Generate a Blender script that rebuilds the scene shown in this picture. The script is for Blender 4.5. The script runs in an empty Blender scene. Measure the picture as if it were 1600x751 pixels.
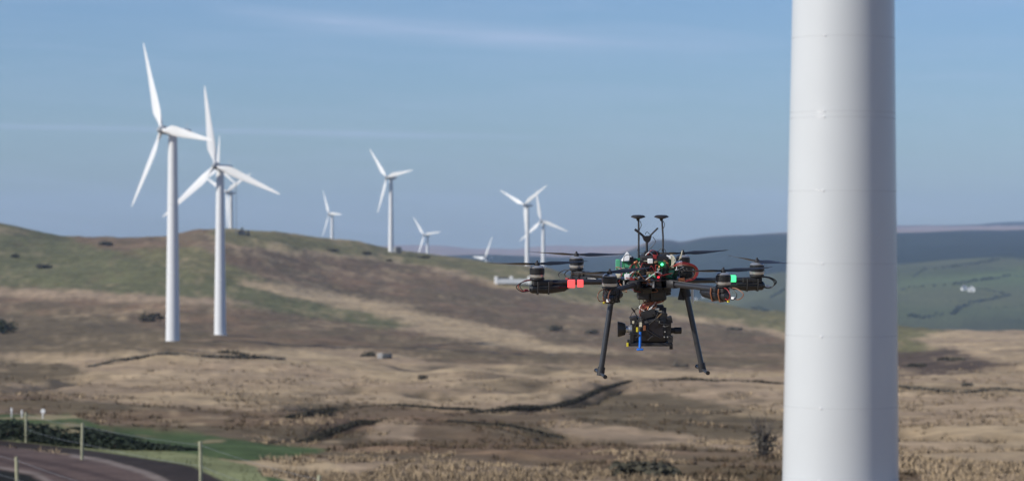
import bpy, math, random
import numpy as np
from mathutils import Vector, Matrix
random.seed(7); rng = np.random.default_rng(11)
sc = bpy.context.scene
COL = sc.collection
R = math.radians

# ------------------------------------------------------------------ camera
CAMZ = 30.0; F = 4400.0; CX, CY = 800.0, 375.5          # focal length in pixels of a 1600 px wide frame
cam = bpy.data.cameras.new('camera'); camo = bpy.data.objects.new('camera', cam); COL.objects.link(camo)
camo.location = (0, 0, CAMZ); camo.rotation_euler = (R(90), 0, 0)
cam.sensor_width = 36; cam.lens = 36 * F / 1600; cam.clip_start = 0.5; cam.clip_end = 90000
cam.dof.use_dof = True; cam.dof.focus_distance = 12.8; cam.dof.aperture_fstop = 6.4
sc.camera = camo

def at(px, py, d):
    return Vector(((px - CX) / F * d, d, CAMZ - (py - CY) / F * d))

# ------------------------------------------------------------------ light
SUN_AZ = 64.0      # degrees the sun stands to the left of "straight behind the camera"
SUN_EL = 32.0
sdir = Vector((-math.sin(R(SUN_AZ)) * math.cos(R(SUN_EL)), -math.cos(R(SUN_AZ)) * math.cos(R(SUN_EL)), math.sin(R(SUN_EL))))
sl = bpy.data.lights.new('sun', 'SUN'); so = bpy.data.objects.new('sun', sl); COL.objects.link(so)
sl.energy = 4.95; sl.angle = R(0.53); sl.color = (1.0, 0.94, 0.85)
so.rotation_euler = (-sdir).to_track_quat('-Z', 'Y').to_euler(); so.location = (-50, -50, 120)
w = bpy.data.worlds.new('World'); sc.world = w; w.use_nodes = True
nt = w.node_tree; nt.nodes.clear()
out = nt.nodes.new('ShaderNodeOutputWorld'); bg = nt.nodes.new('ShaderNodeBackground')
sky = nt.nodes.new('ShaderNodeTexSky'); sky.sky_type = 'NISHITA'; sky.sun_disc = False
sky.sun_elevation = R(SUN_EL)
sky.sun_rotation = math.atan2(sdir.x, sdir.y)
sky.altitude = 300; sky.air_density = 1.0; sky.dust_density = 0.6; sky.ozone_density = 2.0
bg.inputs['Strength'].default_value = 0.099
# thin cirrus streaks, by direction on the sky
tc = nt.nodes.new('ShaderNodeTexCoord')
def N(t, **k):
    n = nt.nodes.new(t)
    for a, b in k.items(): setattr(n, a, b)
    return n
def L(a, b): nt.links.new(a, b)
sep = N('ShaderNodeSeparateXYZ'); L(tc.outputs['Generated'], sep.inputs[0])
def mth(op, a, b=None, c=None, clamp=False, tree=None):
    n = (tree or nt).nodes.new('ShaderNodeMath'); n.operation = op; n.use_clamp = clamp
    for i, v in enumerate((a, b, c)):
        if v is None: continue
        if isinstance(v, (int, float)): n.inputs[i].default_value = v
        else: (tree or nt).links.new(v, n.inputs[i])
    return n.outputs[0]
hx = mth('DIVIDE', sep.outputs['X'], mth('MAXIMUM', sep.outputs['Y'], 0.05))
hz = mth('DIVIDE', sep.outputs['Z'], mth('MAXIMUM', sep.outputs['Y'], 0.05))
comb = N('ShaderNodeCombineXYZ'); L(mth('MULTIPLY', hx, 14), comb.inputs[0])
L(mth('MULTIPLY', mth('ADD', hz, mth('MULTIPLY', hx, 0.06)), 150), comb.inputs[1])
cn = N('ShaderNodeTexNoise'); cn.inputs['Scale'].default_value = 1.0; cn.inputs['Detail'].default_value = 5
cn.inputs['Roughness'].default_value = 0.55; cn.inputs['Distortion'].default_value = 0.6
L(comb.outputs[0], cn.inputs['Vector'])
mr = N('ShaderNodeMapRange'); mr.inputs[1].default_value = 0.42; mr.inputs[2].default_value = 0.8
L(cn.outputs['Fac'], mr.inputs[0])
# two long vapour streaks crossing the sky (a line in direction space each)
def streak(x0, z0, slope, width, bx0, bx1, curve=0.0):
    line = mth('ADD', z0, mth('ADD', mth('MULTIPLY', mth('SUBTRACT', hx, x0), slope),
               mth('MULTIPLY', mth('POWER', mth('ABSOLUTE', mth('SUBTRACT', hx, x0)), 2.0), curve)))
    dd = mth('ABSOLUTE', mth('SUBTRACT', hz, line))
    g = mth('SUBTRACT', 1.0, mth('DIVIDE', dd, width), clamp=True)
    g = mth('MULTIPLY', g, g)
    e = mth('MULTIPLY', mth('DIVIDE', mth('SUBTRACT', hx, bx0), 0.05, clamp=True),
            mth('DIVIDE', mth('SUBTRACT', bx1, hx), 0.09, clamp=True))
    n2 = N('ShaderNodeTexNoise'); n2.inputs['Scale'].default_value = 1.0; n2.inputs['Detail'].default_value = 4
    cb = N('ShaderNodeCombineXYZ'); L(mth('MULTIPLY', hx, 30), cb.inputs[0]); L(mth('MULTIPLY', hz, 260), cb.inputs[1])
    cb.inputs[2].default_value = z0 * 300; L(cb.outputs[0], n2.inputs['Vector'])
    return mth('MULTIPLY', mth('MULTIPLY', g, e), mth('ADD', 0.25, n2.outputs['Fac']))
s1 = streak((350 - CX) / F, (CY - 15) / F, -0.125, 0.0085, (300 - CX) / F, (1240 - CX) / F, 0.28)
s2 = streak((0 - CX) / F, (CY - 197) / F, -0.022, 0.0024, -0.30, (1000 - CX) / F)
s3 = streak((1380 - CX) / F, (CY - 122) / F, 0.02, 0.0028, (1300 - CX) / F, (1640 - CX) / F)
fac = mth('ADD', mth('MULTIPLY', mr.outputs[0], 0.16),
          mth('ADD', mth('MULTIPLY', s1, 0.62), mth('ADD', mth('MULTIPLY', s2, 0.42), mth('MULTIPLY', s3, 0.55))), clamp=True)
mixc = N('ShaderNodeMix', data_type='RGBA'); L(fac, mixc.inputs[0])
# clouds fade to the plain sky colour away from the patch they live in
L(sky.outputs[0], mixc.inputs[6]); mixc.inputs[7].default_value = (8.0, 7.6, 7.3, 1)
wb = N('ShaderNodeVectorMath', operation='MULTIPLY'); L(mixc.outputs[2], wb.inputs[0]); wb.inputs[1].default_value = (.59, .76, 1.08)   # cool white balance of the whole sky
L(wb.outputs[0], bg.inputs['Color']); L(bg.outputs[0], out.inputs['Surface'])

sc.view_settings.view_transform = 'Standard'; sc.view_settings.look = 'None'
sc.view_settings.exposure = 0.0; sc.view_settings.gamma = 1.0
sc.render.engine = 'CYCLES'
sc.cycles.volume_bounces = 1; sc.cycles.max_bounces = 6; sc.cycles.use_denoising = True

# ------------------------------------------------------------------ helpers
def tag(o, label=None, cat=None, group=None, kind=None):
    if label: o['label'] = label
    if cat: o['category'] = cat
    if group: o['group'] = group
    if kind: o['kind'] = kind
    return o
def empty(name, loc, label=None, cat=None, group=None, rz=0.0):
    o = bpy.data.objects.new(name, None); COL.objects.link(o)
    o.location = loc; o.rotation_euler = (0, 0, rz); o.empty_display_size = 0.2
    return tag(o, label, cat, group)

def mat(name, col, rough=0.6, metal=0.0, spec=0.5, emit=None, estr=0.0, var=0.12, vscale=8.0, bump=0.0, coat=0.0, attr=None):
    m = bpy.data.materials.new(name); m.use_nodes = True
    t = m.node_tree; b = t.nodes['Principled BSDF']
    tcn = t.nodes.new('ShaderNodeTexCoord'); nz = t.nodes.new('ShaderNodeTexNoise')
    nz.inputs['Scale'].default_value = vscale; nz.inputs['Detail'].default_value = 4
    t.links.new(tcn.outputs['Object'], nz.inputs['Vector'])
    if attr:
        src = t.nodes.new('ShaderNodeAttribute'); src.attribute_name = attr; csock = src.outputs['Color']
    else:
        rgb = t.nodes.new('ShaderNodeRGB'); rgb.outputs[0].default_value = (*col, 1); csock = rgb.outputs[0]
    v = mth('ADD', 1 - var / 2 - var * .5, mth('MULTIPLY', nz.outputs['Fac'], var * 2, tree=t), tree=t)
    mx = t.nodes.new('ShaderNodeVectorMath'); mx.operation = 'SCALE'
    t.links.new(csock, mx.inputs[0]); t.links.new(v, mx.inputs['Scale'])
    t.links.new(mx.outputs[0], b.inputs['Base Color'])
    b.inputs['Roughness'].default_value = rough; b.inputs['Metallic'].default_value = metal
    b.inputs['Specular IOR Level'].default_value = spec
    if coat: b.inputs['Coat Weight'].default_value = coat; b.inputs['Coat Roughness'].default_value = 0.08
    if emit: b.inputs['Emission Color'].default_value = (*emit, 1); b.inputs['Emission Strength'].default_value = estr
    if bump:
        bn = t.nodes.new('ShaderNodeBump'); bn.inputs['Strength'].default_value = bump; bn.inputs['Distance'].default_value = 0.02
        t.links.new(nz.outputs['Fac'], bn.inputs['Height']); t.links.new(bn.outputs[0], b.inputs['Normal'])
    return m

def basis(d):
    d = d.normalized(); a = Vector((0, 0, 1)) if abs(d.z) < .9 else Vector((1, 0, 0))
    u = d.cross(a).normalized(); return u, d.cross(u).normalized()
class MB:
    def __init__(s): s.v = []; s.f = []
    def add(s, vs, fs):
        n = len(s.v); s.v += [tuple(p) for p in vs]; s.f += [tuple(i + n for i in f) for f in fs]; return s
    def box(s, c, d, rot=None, bev=0.12):
        # box with chamfered vertical edges
        x, y, z = d[0] / 2, d[1] / 2, d[2] / 2; b = min(x, y) * bev; b2 = min(b, z * .4)
        ring = [(x - b, -y), (x, -y + b), (x, y - b), (x - b, y), (-x + b, y), (-x, y - b), (-x, -y + b), (-x + b, -y)]
        vs = []
        for zz, k in ((-z, 1 - b2 / max(x, y)), (-z + b2, 1), (z - b2, 1), (z, 1 - b2 / max(x, y))):
            vs += [Vector((px * k, py * k, zz)) for px, py in ring]
        if rot is not None: vs = [rot @ p for p in vs]
        vs = [p + Vector(c) for p in vs]
        fs = [tuple(range(7, -1, -1)), tuple(range(24, 32))]
        for r_ in range(3):
            for i in range(8):
                j = (i + 1) % 8; fs.append((r_ * 8 + i, r_ * 8 + j, r_ * 8 + 8 + j, r_ * 8 + 8 + i))
        return s.add(vs, fs)
    def tube(s, pts, rad, n=10, caps=True):
        pts = [Vector(p) for p in pts]
        if isinstance(rad, (int, float)): rad = [rad] * len(pts)
        vs = []; u = None
        for i, p in enumerate(pts):
            d = (pts[min(i + 1, len(pts) - 1)] - pts[max(i - 1, 0)]).normalized()
            if u is None: u, w_ = basis(d)
            else:
                u = (u - d * u.dot(d)).normalized(); w_ = d.cross(u)
            for k in range(n):
                a = 2 * math.pi * k / n; vs.append(p + (u * math.cos(a) + w_ * math.sin(a)) * rad[i])
        fs = []
        for i in range(len(pts) - 1):
            for k in range(n):
                j = (k + 1) % n; fs.append((i * n + k, i * n + j, (i + 1) * n + j, (i + 1) * n + k))
        if caps: fs += [tuple(range(n - 1, -1, -1)), tuple(range((len(pts) - 1) * n, len(pts) * n))]
        return s.add(vs, fs)
    def lathe(s, prof, c=(0, 0, 0), n=24):        # prof: (r, z) upwards
        c = Vector(c)
        return s.tube([c + Vector((0, 0, z + i * 1e-5)) for i, (r, z) in enumerate(prof)], [max(r, 1e-4) for r, z in prof], n)
    def leaves(s, c, rad, count, size, rg=random, shell=0.45):
        for _ in range(count):
            while True:
                p = Vector((rg.uniform(-1, 1), rg.uniform(-1, 1), rg.uniform(-1, 1)))
                if shell < p.length < 1: break
            q = Vector((c[0] + p.x * rad[0], c[1] + p.y * rad[1], c[2] + p.z * rad[2]))
            n = (p + Vector((rg.uniform(-1, 1), rg.uniform(-1, 1), rg.uniform(-1, 1))) * .9).normalized()
            u, v = basis(n); k = size * rg.uniform(.6, 1.5)
            s.add([q - u * k, q - v * k * .5, q + u * k, q + v * k * .6], [(0, 1, 2, 3)])
        return s
    def build(s, name, m, parent=None, smooth=True, loc=None):
        me = bpy.data.meshes.new(name); me.from_pydata(s.v, [], s.f); me.materials.append(m)
        if smooth:
            me.polygons.foreach_set('use_smooth', [True] * len(me.polygons))
            try: me.set_sharp_from_angle(angle=R(38))
            except Exception: pass
        o = bpy.data.objects.new(name, me); COL.objects.link(o)
        if parent is not None: o.parent = parent
        if loc is not None: o.location = loc
        return o
def share(src, parent=None, loc=None, rot=None):
    o = src.copy(); COL.objects.link(o); o.parent = parent
    if loc is not None: o.location = loc
    if rot is not None: o.rotation_euler = rot
    return o

# value noise in numpy
_T = rng.random((256, 256))
def vnoise(x, y):
    xi = np.floor(x).astype(int); yi = np.floor(y).astype(int); fx = x - xi; fy = y - yi
    fx = fx * fx * (3 - 2 * fx); fy = fy * fy * (3 - 2 * fy)
    a = _T[xi % 256, yi % 256]; b = _T[(xi + 1) % 256, yi % 256]; c = _T[xi % 256, (yi + 1) % 256]; d = _T[(xi + 1) % 256, (yi + 1) % 256]
    return (a * (1 - fx) + b * fx) * (1 - fy) + (c * (1 - fx) + d * fx) * fy
def fbm(x, y, o=4, g=.5):
    s = 0; a = 1; t = 0
    for i in range(o):
        s = s + a * vnoise(x * 2 ** i + 17.3 * i, y * 2 ** i + 5.1 * i); t += a; a *= g
    return s / t - .5
def herm(xq, xs, ys):
    xs = np.asarray(xs, float); ys = np.asarray(ys, float)
    sl_ = np.diff(ys) / np.diff(xs)
    m = np.zeros(len(xs)); m[1:-1] = np.where(sl_[1:] * sl_[:-1] > 0, 2 * sl_[1:] * sl_[:-1] / (sl_[1:] + sl_[:-1] + 1e-12), 0)
    m[0], m[-1] = sl_[0], sl_[-1]
    i = np.clip(np.searchsorted(xs, xq) - 1, 0, len(xs) - 2); h = xs[i + 1] - xs[i]; t = np.clip((xq - xs[i]) / h, 0, 1)
    return ((2 * t**3 - 3 * t**2 + 1) * ys[i] + (t**3 - 2 * t**2 + t) * h * m[i] + (-2 * t**3 + 3 * t**2) * ys[i + 1] + (t**3 - t**2) * h * m[i + 1])

# ------------------------------------------------------------------ terrain: a surveyed table of profiles, bearing by bearing
COLS = [-150, 0, 300, 600, 900, 1230, 1600, 1750]
ND = [85, 100, 122, 150, 200, 300, 440, 600]
NEAR = [
 [775, 716, 692, 664, 632, 593, 565, 538, 492, 420],
 [768, 716, 692, 664, 634, 595, 565, 537, 490, 420],
 [762, 722, 700, 676, 643, 600, 546, 532, 482, 415],
 [775, 735, 708, 682, 650, 605, 565, 545, 500, 442],
 [780, 740, 712, 686, 652, 607, 575, 555, 520, 478],
 [785, 745, 715, 688, 652, 607, 580, 562, 540, 515],
 [790, 745, 715, 685, 650, 608, 575, 555, 540, 526],
 [790, 745, 715, 685, 650, 608, 575, 555, 540, 526]]
RIDGE = [(-150, 345), (0, 350), (50, 360), (110, 371), (200, 373), (270, 370), (320, 361), (420, 364), (480, 371), (560, 380), (611, 391), (700, 402),
         (760, 411), (850, 421), (920, 443), (1000, 457), (1100, 471), (1180, 484), (1230, 491), (1300, 504), (1400, 511), (1500, 515), (1600, 516), (1750, 516)]
RD = [(-150, 1350), (0, 1350), (300, 1300), (600, 1400), (900, 1350), (1230, 1200), (1600, 1050), (1750, 1050)]
FIELD = [(-150, 470), (900, 480), (1000, 476), (1080, 474), (1130, 460), (1180, 440), (1230, 430), (1300, 425), (1400, 416), (1500, 406), (1600, 402), (1750, 398)]
FOREST = [(-150, 400), (560, 404), (760, 400), (880, 402), (960, 398), (1005, 382), (1030, 376), (1050, 377), (1060, 379), (1100, 371), (1160, 366), (1230, 364), (1400, 362), (1600, 361), (1750, 361)]
PINK = [(-150, 400), (500, 396), (560, 388), (620, 383), (680, 383), (740, 388), (800, 389), (860, 384), (920, 387), (980, 385), (1060, 384), (1230, 366), (1320, 358), (1400, 355), (1470, 354), (1520, 353), (1560, 350), (1600, 347), (1750, 342)]
def tbl(pts, px): return herm(px, [p[0] for p in pts], [p[1] for p in pts])
def zof(py, d): return CAMZ - (py - CY) / F * d
def rows_for(px):                     # px array -> D, Z arrays of shape (nrow, n)
    px = np.clip(px, -150, 1750); one = np.ones_like(px); D = []; Z = []
    for d, z in ((0, 28.3), (25, 27.0), (55, 22.8)): D.append(one * d); Z.append(one * z)
    rd = tbl(RD, px); rpy = tbl(RIDGE, px)
    for i, d in enumerate(ND):
        py = herm(px, COLS, [c[i] for c in NEAR]); D.append(one * d); Z.append(zof(py, d))
    for i, f in enumerate((.36, .70)):
        d = 600 + (rd - 600) * f; py = herm(px, COLS, [c[8 + i] for c in NEAR])
        lim = rpy + (30, 12)[i] * .6 * (px > 1100); D.append(d); Z.append(zof(np.maximum(py, rpy + 6), d))
    D.append(rd); Z.append(zof(rpy, rd))
    D.append(rd + 330); Z.append(zof(rpy + 14, rd + 330))
    D.append(one * 2300); Z.append(zof(rpy + 40, 2300))
    fy = tbl(FIELD, px); fo = tbl(FOREST, px); pk = tbl(PINK, px)
    D.append(one * 3000); Z.append(zof(np.maximum(rpy, fy) + 16, 3000))
    D.append(one * 3700); Z.append(zof(fy * .45 + .55 * np.maximum(505, rpy + 4), 3700))
    D.append(one * 4700); Z.append(zof(fy, 4700))
    D.append(one * 5700); Z.append(zof(fy * .45 + fo * .55, 5700))
    D.append(one * 7000); Z.append(zof(fo, 7000))
    D.append(one * 8300); Z.append(zof(fo + 9, 8300))
    D.append(one * 10000); Z.append(zof(pk * .4 + .6 * (fo + 2), 10000))
    D.append(one * 12500); Z.append(zof(pk, 12500))
    D.append(one * 14500); Z.append(zof(pk + 10, 14500))
    D.append(one * 24000); Z.append(one * -60.); D.append(one * 60000); Z.append(one * -300.)
    return np.array(D), np.array(Z)
def prof(px, t):                      # px (n,), t (m,) row parameter -> D,Z (m,n)
    D, Z = rows_for(px); nr = D.shape[0]
    i = np.clip(np.floor(t).astype(int), 0, nr - 2); f = (t - i)[:, None]
    S = np.diff(Z, axis=0) / np.diff(D, axis=0)
    M = np.zeros_like(Z); M[1:-1] = .5 * (S[1:] + S[:-1]); M[0] = S[0]; M[-1] = S[-1]
    h = D[i + 1] - D[i]
    return D[i] + h * f, (2 * f**3 - 3 * f**2 + 1) * Z[i] + (f**3 - 2 * f**2 + f) * h * M[i] + (-2 * f**3 + 3 * f**2) * Z[i + 1] + (f**3 - f**2) * h * M[i + 1]

def worldpt(px, py):                  # where the sight line to a pixel meets the smooth terrain (first hit)
    t = np.linspace(3, 20.9, 2500); D, Z = prof(np.array([float(px)]), t); D = D[:, 0]; Z = Z[:, 0]
    q = CY + (CAMZ - Z) / D * F
    hit = np.nonzero(q <= py)[0]; k = hit[0] if len(hit) else len(t) - 1
    return ((px - CX) / F * D[k], D[k])

# ditches, banks and sunken lines: polylines on the ground (half width m, depth m; negative = bank)
def PL(pts): return [worldpt(*p) for p in pts]
CUTS = [
 (PL([(470, 640), (530, 628), (620, 627), (700, 636), (750, 646), (800, 642), (850, 633), (900, 621), (950, 610), (985, 603)]), 2.0, 1.9),
 (PL([(430, 686), (500, 678), (570, 664), (600, 657), (700, 660), (800, 671), (900, 685)]), 1.0, .9),
 (PL([(1000, 603), (1060, 600), (1120, 603), (1230, 604), (1320, 607), (1420, 608), (1600, 610)]), 1.4, 1.0),
 (PL([(-20, 578), (60, 575), (150, 570), (220, 563), (330, 564), (420, 565), (500, 568)]), 3.5, 1.8),
 (PL([(250, 548), (330, 546), (360, 545), (410, 548)]), 3.5, 1.4),
 (PL([(0, 610), (60, 606), (100, 598), (120, 590)]), 1.8, 1.2),
 (PL([(0, 613), (60, 620), (160, 628), (240, 636), (340, 640), (420, 652)]), 1.2, .7),
 (PL([(470, 618), (560, 612), (640, 613), (700, 618)]), 1.5, .8),
 (PL([(640, 577), (720, 572), (800, 580), (900, 577)]), 3, .9),
 (PL([(1400, 676), (1470, 688), (1500, 690), (1560, 682), (1610, 684)]), 1.6, .8),
 (PL([(820, 612), (900, 600), (1000, 590)]), 2, .6),
 (PL([(600, 700), (720, 708), (840, 715), (1000, 730), (1200, 748)]), .8, -.35),
]
CUTS = [(p_, w_, d_ * .5) for p_, w_, d_ in CUTS]
def segdist(x, y, pl):
    best = np.full(x.shape, 1e9)
    for (ax, ay), (bx, by) in zip(pl[:-1], pl[1:]):
        dx, dy = bx - ax, by - ay; L2 = dx * dx + dy * dy
        t = np.clip(((x - ax) * dx + (y - ay) * dy) / L2, 0, 1)
        best = np.minimum(best, np.hypot(x - ax - t * dx, y - ay - t * dy))
    return best
BANK = (-24.5, 113.0)                                   # grassy spoil bank just past the left edge of the view
def relief(x, y):
    r = np.hypot(x, y)
    near = np.clip(1 - (r - 250) / 500, 0, 1); mid = np.clip((r - 120) / 300, 0, 1) * np.clip(1 - (r - 1500) / 1500, 0, 1); far = np.clip((r - 2600) / 1500, 0, 1)
    z = near * (fbm(x / 2.2, y / 2.2, 3) * .15 + fbm(x / 11, y / 11, 3) * .9) * np.clip(r / 40, 0, 1)
    z = z + mid * (fbm(x / 38, y / 38, 5, .6) * 4.6) + far * (fbm(x / 420 + 3, y / 420, 4) * 26)
    # smooth made ground of track and lawn
    return z
def smooth_mask(x, y):                                  # 0 on the flat made ground at lower left
    a = segdist(x, y, TRACK_LINE); return np.clip((a - 7.5) / 4, 0, 1)
TRACK_LINE = [(-60, 134), (-30, 117), (-22, 108), (-15, 93), (-9, 78), (-3, 62), (2, 50)]
def height_off(x, y, cuts=True):
    z = relief(x, y) * (.12 + .88 * smooth_mask(x, y))
    for pl, w_, dep in (CUTS if cuts else []):
        d = segdist(x, y, pl); z = z - dep * np.exp(-(d / w_) ** 2)
    bx, by = BANK
    return z
def ground(x, y, cuts=True):
    """terrain height at a world point"""
    px = np.array([np.clip(CX + F * x / max(y, 1e-3), -150, 1750)]); t = np.linspace(0, 25.999, 5200)
    D, Z = prof(px, t)
    return float(np.interp(y, D[:, 0], Z[:, 0]) + height_off(np.array([x]), np.array([y]), cuts)[0])
def ground_many(x, y):
    pxs = np.clip(CX + F * x / y, -150, 1750); t = np.linspace(2, 15, 900); o = np.zeros(len(x))
    for s in range(0, len(x), 4000):
        D, Z = prof(pxs[s:s + 4000], t)
        yy = y[s:s + 4000]; k = np.clip((D < yy[None]).sum(0) - 1, 0, len(t) - 2); c = np.arange(len(yy))
        f = np.clip((yy - D[k, c]) / (D[k + 1, c] - D[k, c]), 0, 1); o[s:s + 4000] = Z[k, c] * (1 - f) + Z[k + 1, c] * f
    return o + height_off(x, y)

# land cover --------------------------------------------------------------------
def lin(r, g, b): return np.array([((c / 255) ** 2.2) for c in (r, g, b)])
KALB = 1.0
PAL = dict(straw=lin(168, 148, 118), straw2=lin(150, 131, 108), heath=lin(113, 96, 78), heath2=lin(101, 90, 72), rust=lin(119, 99, 80), bankd=lin(86, 75, 66), olive=lin(110, 106, 76),
           green=lin(98, 98, 71), lawn=lin(74, 88, 58), verge=lin(124, 128, 92), peat=lin(58, 52, 49), track=lin(90, 77, 72), gravel=lin(118, 108, 101), rut=lin(74, 63, 60),
           fieldg=lin(78, 88, 54), forest=lin(34, 42, 30), moor=lin(142, 122, 108), dark=lin(36, 36, 32), pale=lin(178, 155, 130), forest2=lin(46, 54, 38))
def inpoly(x, y, P):
    c = np.zeros(x.shape, bool); n = len(P)
    for i in range(n):
        (x1, y1), (x2, y2) = P[i], P[(i + 1) % n]
        if y1 == y2: continue
        k = ((y1 > y) != (y2 > y)) & (x < (x2 - x1) * (y - y1) / (y2 - y1) + x1); c ^= k
    return c
REG = [  # near and middle ground, cover name and outline
 ('heath', [(-200, 440), (200, 452), (420, 470), (560, 505), (800, 540), (1300, 566), (1240, 580), (700, 566), (560, 545), (300, 545), (-200, 556)]),
 ('heath2', [(-200, 470), (60, 478), (180, 500), (260, 520), (300, 540), (100, 552), (-200, 545)]),
 ('green', [(-200, 330), (0, 345), (110, 368), (200, 372), (250, 396), (320, 412), (400, 432), (470, 446), (560, 470), (640, 492), (690, 506), (600, 512), (520, 500), (430, 486), (330, 470), (200, 456), (100, 450), (-200, 440)]),
 ('heath', [(115, 366), (330, 355), (330, 385), (280, 394), (235, 402), (180, 392), (120, 380)]),
 ('olive', [(205, 388), (300, 386), (430, 422), (380, 440), (300, 428), (230, 408)]),
 ('olive', [(330, 355), (480, 366), (611, 385), (760, 405), (900, 425), (1100, 460), (1250, 486), (1420, 505), (1500, 512), (1420, 532), (1250, 524), (1120, 500), (980, 482), (880, 466), (780, 440), (700, 420), (600, 404), (500, 393), (400, 386), (340, 378)]),
 ('heath', [(340, 382), (500, 398), (640, 412), (780, 446), (900, 472), (1010, 490), (1130, 507), (1240, 532), (1300, 560), (1100, 562), (1000, 555), (860, 535), (760, 508), (640, 482), (520, 462), (420, 438), (330, 402)]),
 ('rust', [(430, 410), (600, 415), (760, 450), (850, 480), (700, 480), (540, 455), (450, 432)]),
 ('rust', [(-100, 466), (120, 462), (330, 480), (420, 505), (300, 510), (120, 486), (-100, 492)]),
 ('straw2', [(-100, 446), (140, 452), (260, 462), (420, 470), (360, 476), (200, 470), (60, 466), (-100, 456)]),
 ('straw', [(370, 434), (440, 444), (540, 462), (640, 480), (700, 498), (760, 510), (850, 532), (980, 552), (860, 548), (760, 536), (680, 516), (620, 498), (520, 474), (440, 458), (380, 444)]),
 ('bankd', [(1380, 540), (1480, 542), (1530, 556), (1590, 570), (1500, 584), (1380, 592)]),
 ('olive', [(1390, 528), (1440, 535), (1470, 546), (1400, 552)]),
 ('straw', [(150, 548), (230, 545), (420, 556), (300, 562), (170, 560)]),
 ('heath2', [(-100, 558), (100, 566), (140, 580), (90, 600), (-100, 606)]),
 ('heath', [(-100, 612), (80, 618), (240, 632), (420, 642), (470, 632), (560, 628), (700, 640), (780, 648), (860, 640), (900, 652), (860, 668), (980, 690), (1130, 700), (1260, 720), (1260, 800), (560, 800), (440, 720), (-100, 668)]),
 ('rust', [(500, 655), (640, 650), (900, 690), (1200, 720), (1200, 745), (800, 715), (560, 700)]),
 ('heath2', [(860, 640), (960, 612), (1040, 612), (1140, 636), (1235, 655), (1240, 680), (1130, 690), (980, 672), (900, 660)]),
 ('straw2', [(840, 655), (960, 664), (1100, 684), (1240, 696), (1240, 710), (1100, 702), (960, 690), (860, 676)]),
 ('straw2', [(370, 712), (560, 716), (900, 730), (1230, 765), (600, 765), (420, 735)]),
 ('straw2', [(590, 655), (650, 660), (640, 690), (560, 690)]),
 ('straw', [(300, 712), (420, 712), (520, 722), (560, 751), (420, 770), (360, 742)]),
 ('heath', [(1395, 738), (1430, 738), (1450, 760), (1395, 765)]),
 ('lawn', [(-100, 646), (110, 648), (160, 664), (300, 676), (420, 694), (520, 702), (470, 714), (380, 720), (300, 712), (180, 700), (60, 690), (-100, 676)]),
 ('lawn', [(330, 735), (430, 745), (500, 765), (300, 765)]),
 ('verge', [(-100, 668), (60, 684), (180, 696), (300, 708), (400, 728), (430, 765), (380, 765), (300, 728), (180, 708), (60, 693), (-100, 676)]),
 ('peat', [(-100, 676), (60, 693), (180, 708), (300, 728), (380, 765), (290, 765), (230, 738), (130, 712), (0, 696), (-100, 688)]),
 ('track', [(-100, 688), (0, 696), (130, 713), (230, 738), (290, 768), (-100, 768)]),
 ('rut', [(-100, 696), (0, 706), (110, 726), (200, 751), (215, 768), (200, 768), (180, 751), (100, 731), (0, 711), (-100, 701)]),
 ('rut', [(-100, 710), (0, 717), (70, 731), (130, 751), (150, 768), (130, 768), (110, 751), (60, 735), (0, 721), (-100, 714)]),
 ('gravel', [(110, 708), (170, 718), (240, 738), (300, 768), (276, 768), (222, 740), (160, 722), (110, 713)]),
 ('gravel', [(-100, 720), (0, 728), (60, 738), (110, 768), (98, 768), (52, 741), (0, 731), (-100, 723)]),
 ('dark', [(-100, 726), (0, 733), (45, 741), (95, 768), (-100, 768)]),
]
FARREG = [
 ('forest', [(-200, 395), (1010, 370), (1060, 372), (1230, 360), (1800, 358), (1800, 398), (1500, 406), (1400, 416), (1230, 426), (1180, 436), (1140, 458), (1080, 475), (900, 490), (-200, 490)]),
]
def cover(x, y, rr):
    d = np.maximum(y, 1.0); pxv = np.clip(CX + F * x / d, -190, 1790)
    return pxv

print('terrain tables ready')
# ------------------------------------------------------------------ build the terrain sheet
fov = math.atan((1750 - CX) / F)
th = np.concatenate([np.linspace(-math.pi, -fov, 50)[:-1], np.linspace(-fov, -R(10.6), 20)[:-1], np.linspace(-R(10.6), R(10.6), 760), np.linspace(R(10.6), fov, 20)[1:], np.linspace(fov, math.pi, 50)[1:]])
pxs = np.clip(CX + F * np.tan(np.clip(th, -fov, fov)), -150, 1750)
cth = np.cos(np.clip(th, -fov, fov))
# row parameters, denser where more of a row shows
NS = {0: 3, 1: 4, 2: 14, 3: 52, 4: 42, 5: 42, 6: 46, 7: 62, 8: 44, 9: 36, 10: 40, 11: 44, 12: 40, 13: 6, 14: 6, 15: 5, 16: 16, 17: 44, 18: 24, 19: 30, 20: 4, 21: 8, 22: 26, 23: 4, 24: 3, 25: 3}
tt = np.concatenate([np.linspace(i, i + 1, n, endpoint=False) for i, n in NS.items()] + [[26.0]])
D, Z = prof(pxs, tt)
rr = D / cth[None]
X = rr * np.sin(th)[None]; Y = rr * np.cos(th)[None]
fade = np.clip(rr / 5, 0, 1)
Z = Z + height_off(X, Y) * fade
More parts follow.
